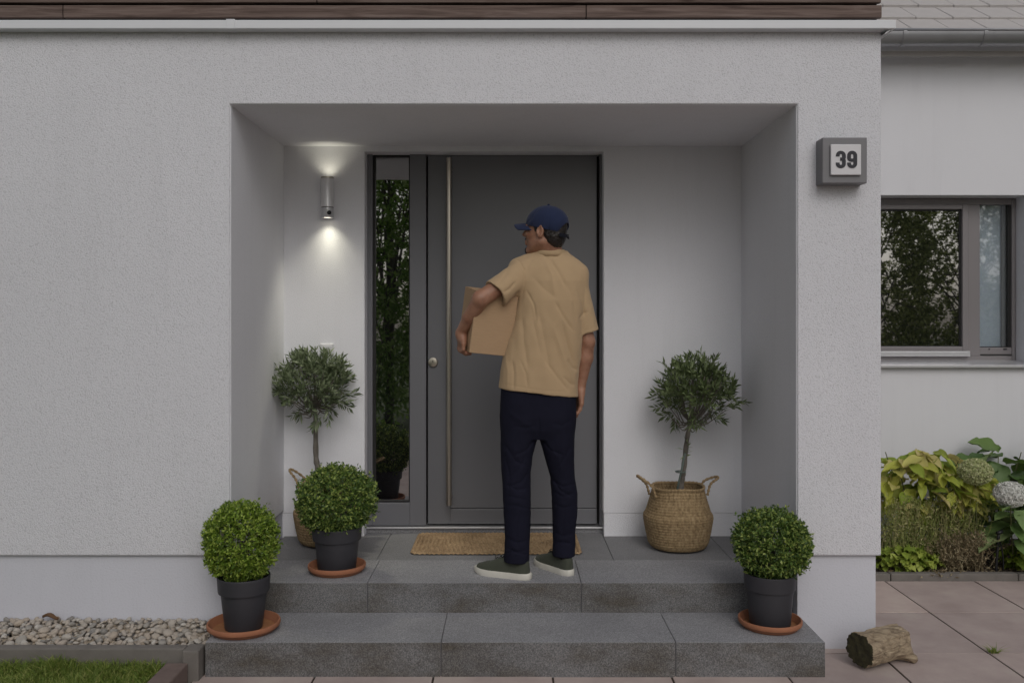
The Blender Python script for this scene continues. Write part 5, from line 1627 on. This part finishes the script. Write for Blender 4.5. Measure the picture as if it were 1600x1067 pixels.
# --- shoes
def shoe(heel, dirv, Ls, label=None):
    dv = np.array([dirv[0], dirv[1], 0.0]); dv /= np.linalg.norm(dv); sv_ = np.array([-dv[1], dv[0], 0.0])
    heel = np.array([heel[0], heel[1], ZPORCH])
    k = Ls/0.295
    def W(x, y, z): return heel + dv*x*k + sv_*y*k + np.array([0, 0, z*k])
    def half(x):
        return np.interp(x, [0, 0.012, 0.04, 0.10, 0.15, 0.20, 0.245, 0.28, 0.295], [0.012, 0.026, 0.034, 0.036, 0.042, 0.048, 0.044, 0.027, 0.006])
    def up_f(p):
        q = p-heel; x = (q@dv)/k; y = (q@sv_)/k; z = q[..., 2]/k
        hw = half(np.clip(x, 0.0, 0.295))
        top = np.interp(x, [0, 0.03, 0.075, 0.115, 0.155, 0.20, 0.25, 0.28, 0.295], [0.088, 0.094, 0.082, 0.096, 0.088, 0.069, 0.055, 0.046, 0.030])
        zz = np.clip((z-0.012)/np.maximum(top-0.012, 0.01), 0, 1.4)
        wl_ = hw*np.sqrt(np.clip(1-zz**2.6, 0, 1)) if False else hw*(1-0.35*zz**1.8)
        d = np.maximum(np.abs(y)-wl_, z-top)
        d = smax(np.abs(y)-wl_, z-top, 0.022)
        d = smax(d, -x+0.006, 0.02); d = smax(d, x-0.288, 0.015)
        d = np.maximum(d, 0.012-z)
        # ankle opening
        hole = ellip(np.stack([x, y, z], -1), (0.062, 0, 0.105), (0.052, 0.030, 0.035))
        d = smax(d, -hole, 0.006)
        d = d + 0.0016*np.exp(-((x-0.20-0.4*(z-0.05))/0.003)**2) + 0.0015*np.exp(-((x-0.075+0.3*z)/0.003)**2) + 0.0012*vnoise(p, 45, 7)
        return d*k*0.8
    s_ = sdf_obj('shoe', up_f, heel + np.minimum(dv*Ls, 0) - 0.07, heel + np.maximum(dv*Ls, 0) + [0.07, 0.07, 0.13], 0.0032, M['suede'], per)
    # sole
    pr = [(x, half(x)+0.0035) for x in np.concatenate([[-0.002], np.linspace(0.004, 0.290, 24), [0.2985]])]
    out = [(x, y) for x, y in pr] + [(x, -y) for x, y in reversed(pr)]
    mb = MB(); n_ = len(out)
    lay = [(0.0, 0.985), (0.004, 1.0), (0.024, 1.0), (0.029, 0.97)]
    V = []; F = []
    for z, sc in lay:
        for x, y in out: V.append(W(0.148+(x-0.148)*sc, y*sc, z + 0.004*max(0, (x-0.24)/0.06)))
    for a in range(len(lay)-1):
        for i in range(n_): F.append((a*n_+i, a*n_+(i+1) % n_, (a+1)*n_+(i+1) % n_, (a+1)*n_+i))
    F.append(tuple(range(n_))); F.append(tuple(range((len(lay)-1)*n_, len(lay)*n_)))
    o = mb.add(V, F).build('sole', M['sole'], s_); smooth_by_angle(o, 50)
    lb = MB()
    for i, x in enumerate((0.120, 0.138, 0.156, 0.174)):
        zt = np.interp(x, [0.115, 0.155, 0.20], [0.097, 0.089, 0.070])
        lb.tube(spline([W(x, -0.022, zt-0.010), W(x+0.004, 0, zt+0.003), W(x, 0.022, zt-0.010)], 8), 0.0024, 6)
    for sgn in (-1, 1):
        lb.tube(spline([W(0.122, 0, 0.099), W(0.128, 0.016*sgn, 0.110), W(0.140, 0.030*sgn, 0.104), W(0.136, 0.020*sgn, 0.094), W(0.124, 0.002*sgn, 0.097)], 16), 0.0020, 6)
    lb.build('laces', M['lace'], s_, True)
shoe((XP(829, 4.285), 4.292), (-0.275, 0.135), 0.300)
shoe((XP(893, 4.345), 4.350), (-0.135, 0.20), 0.290)
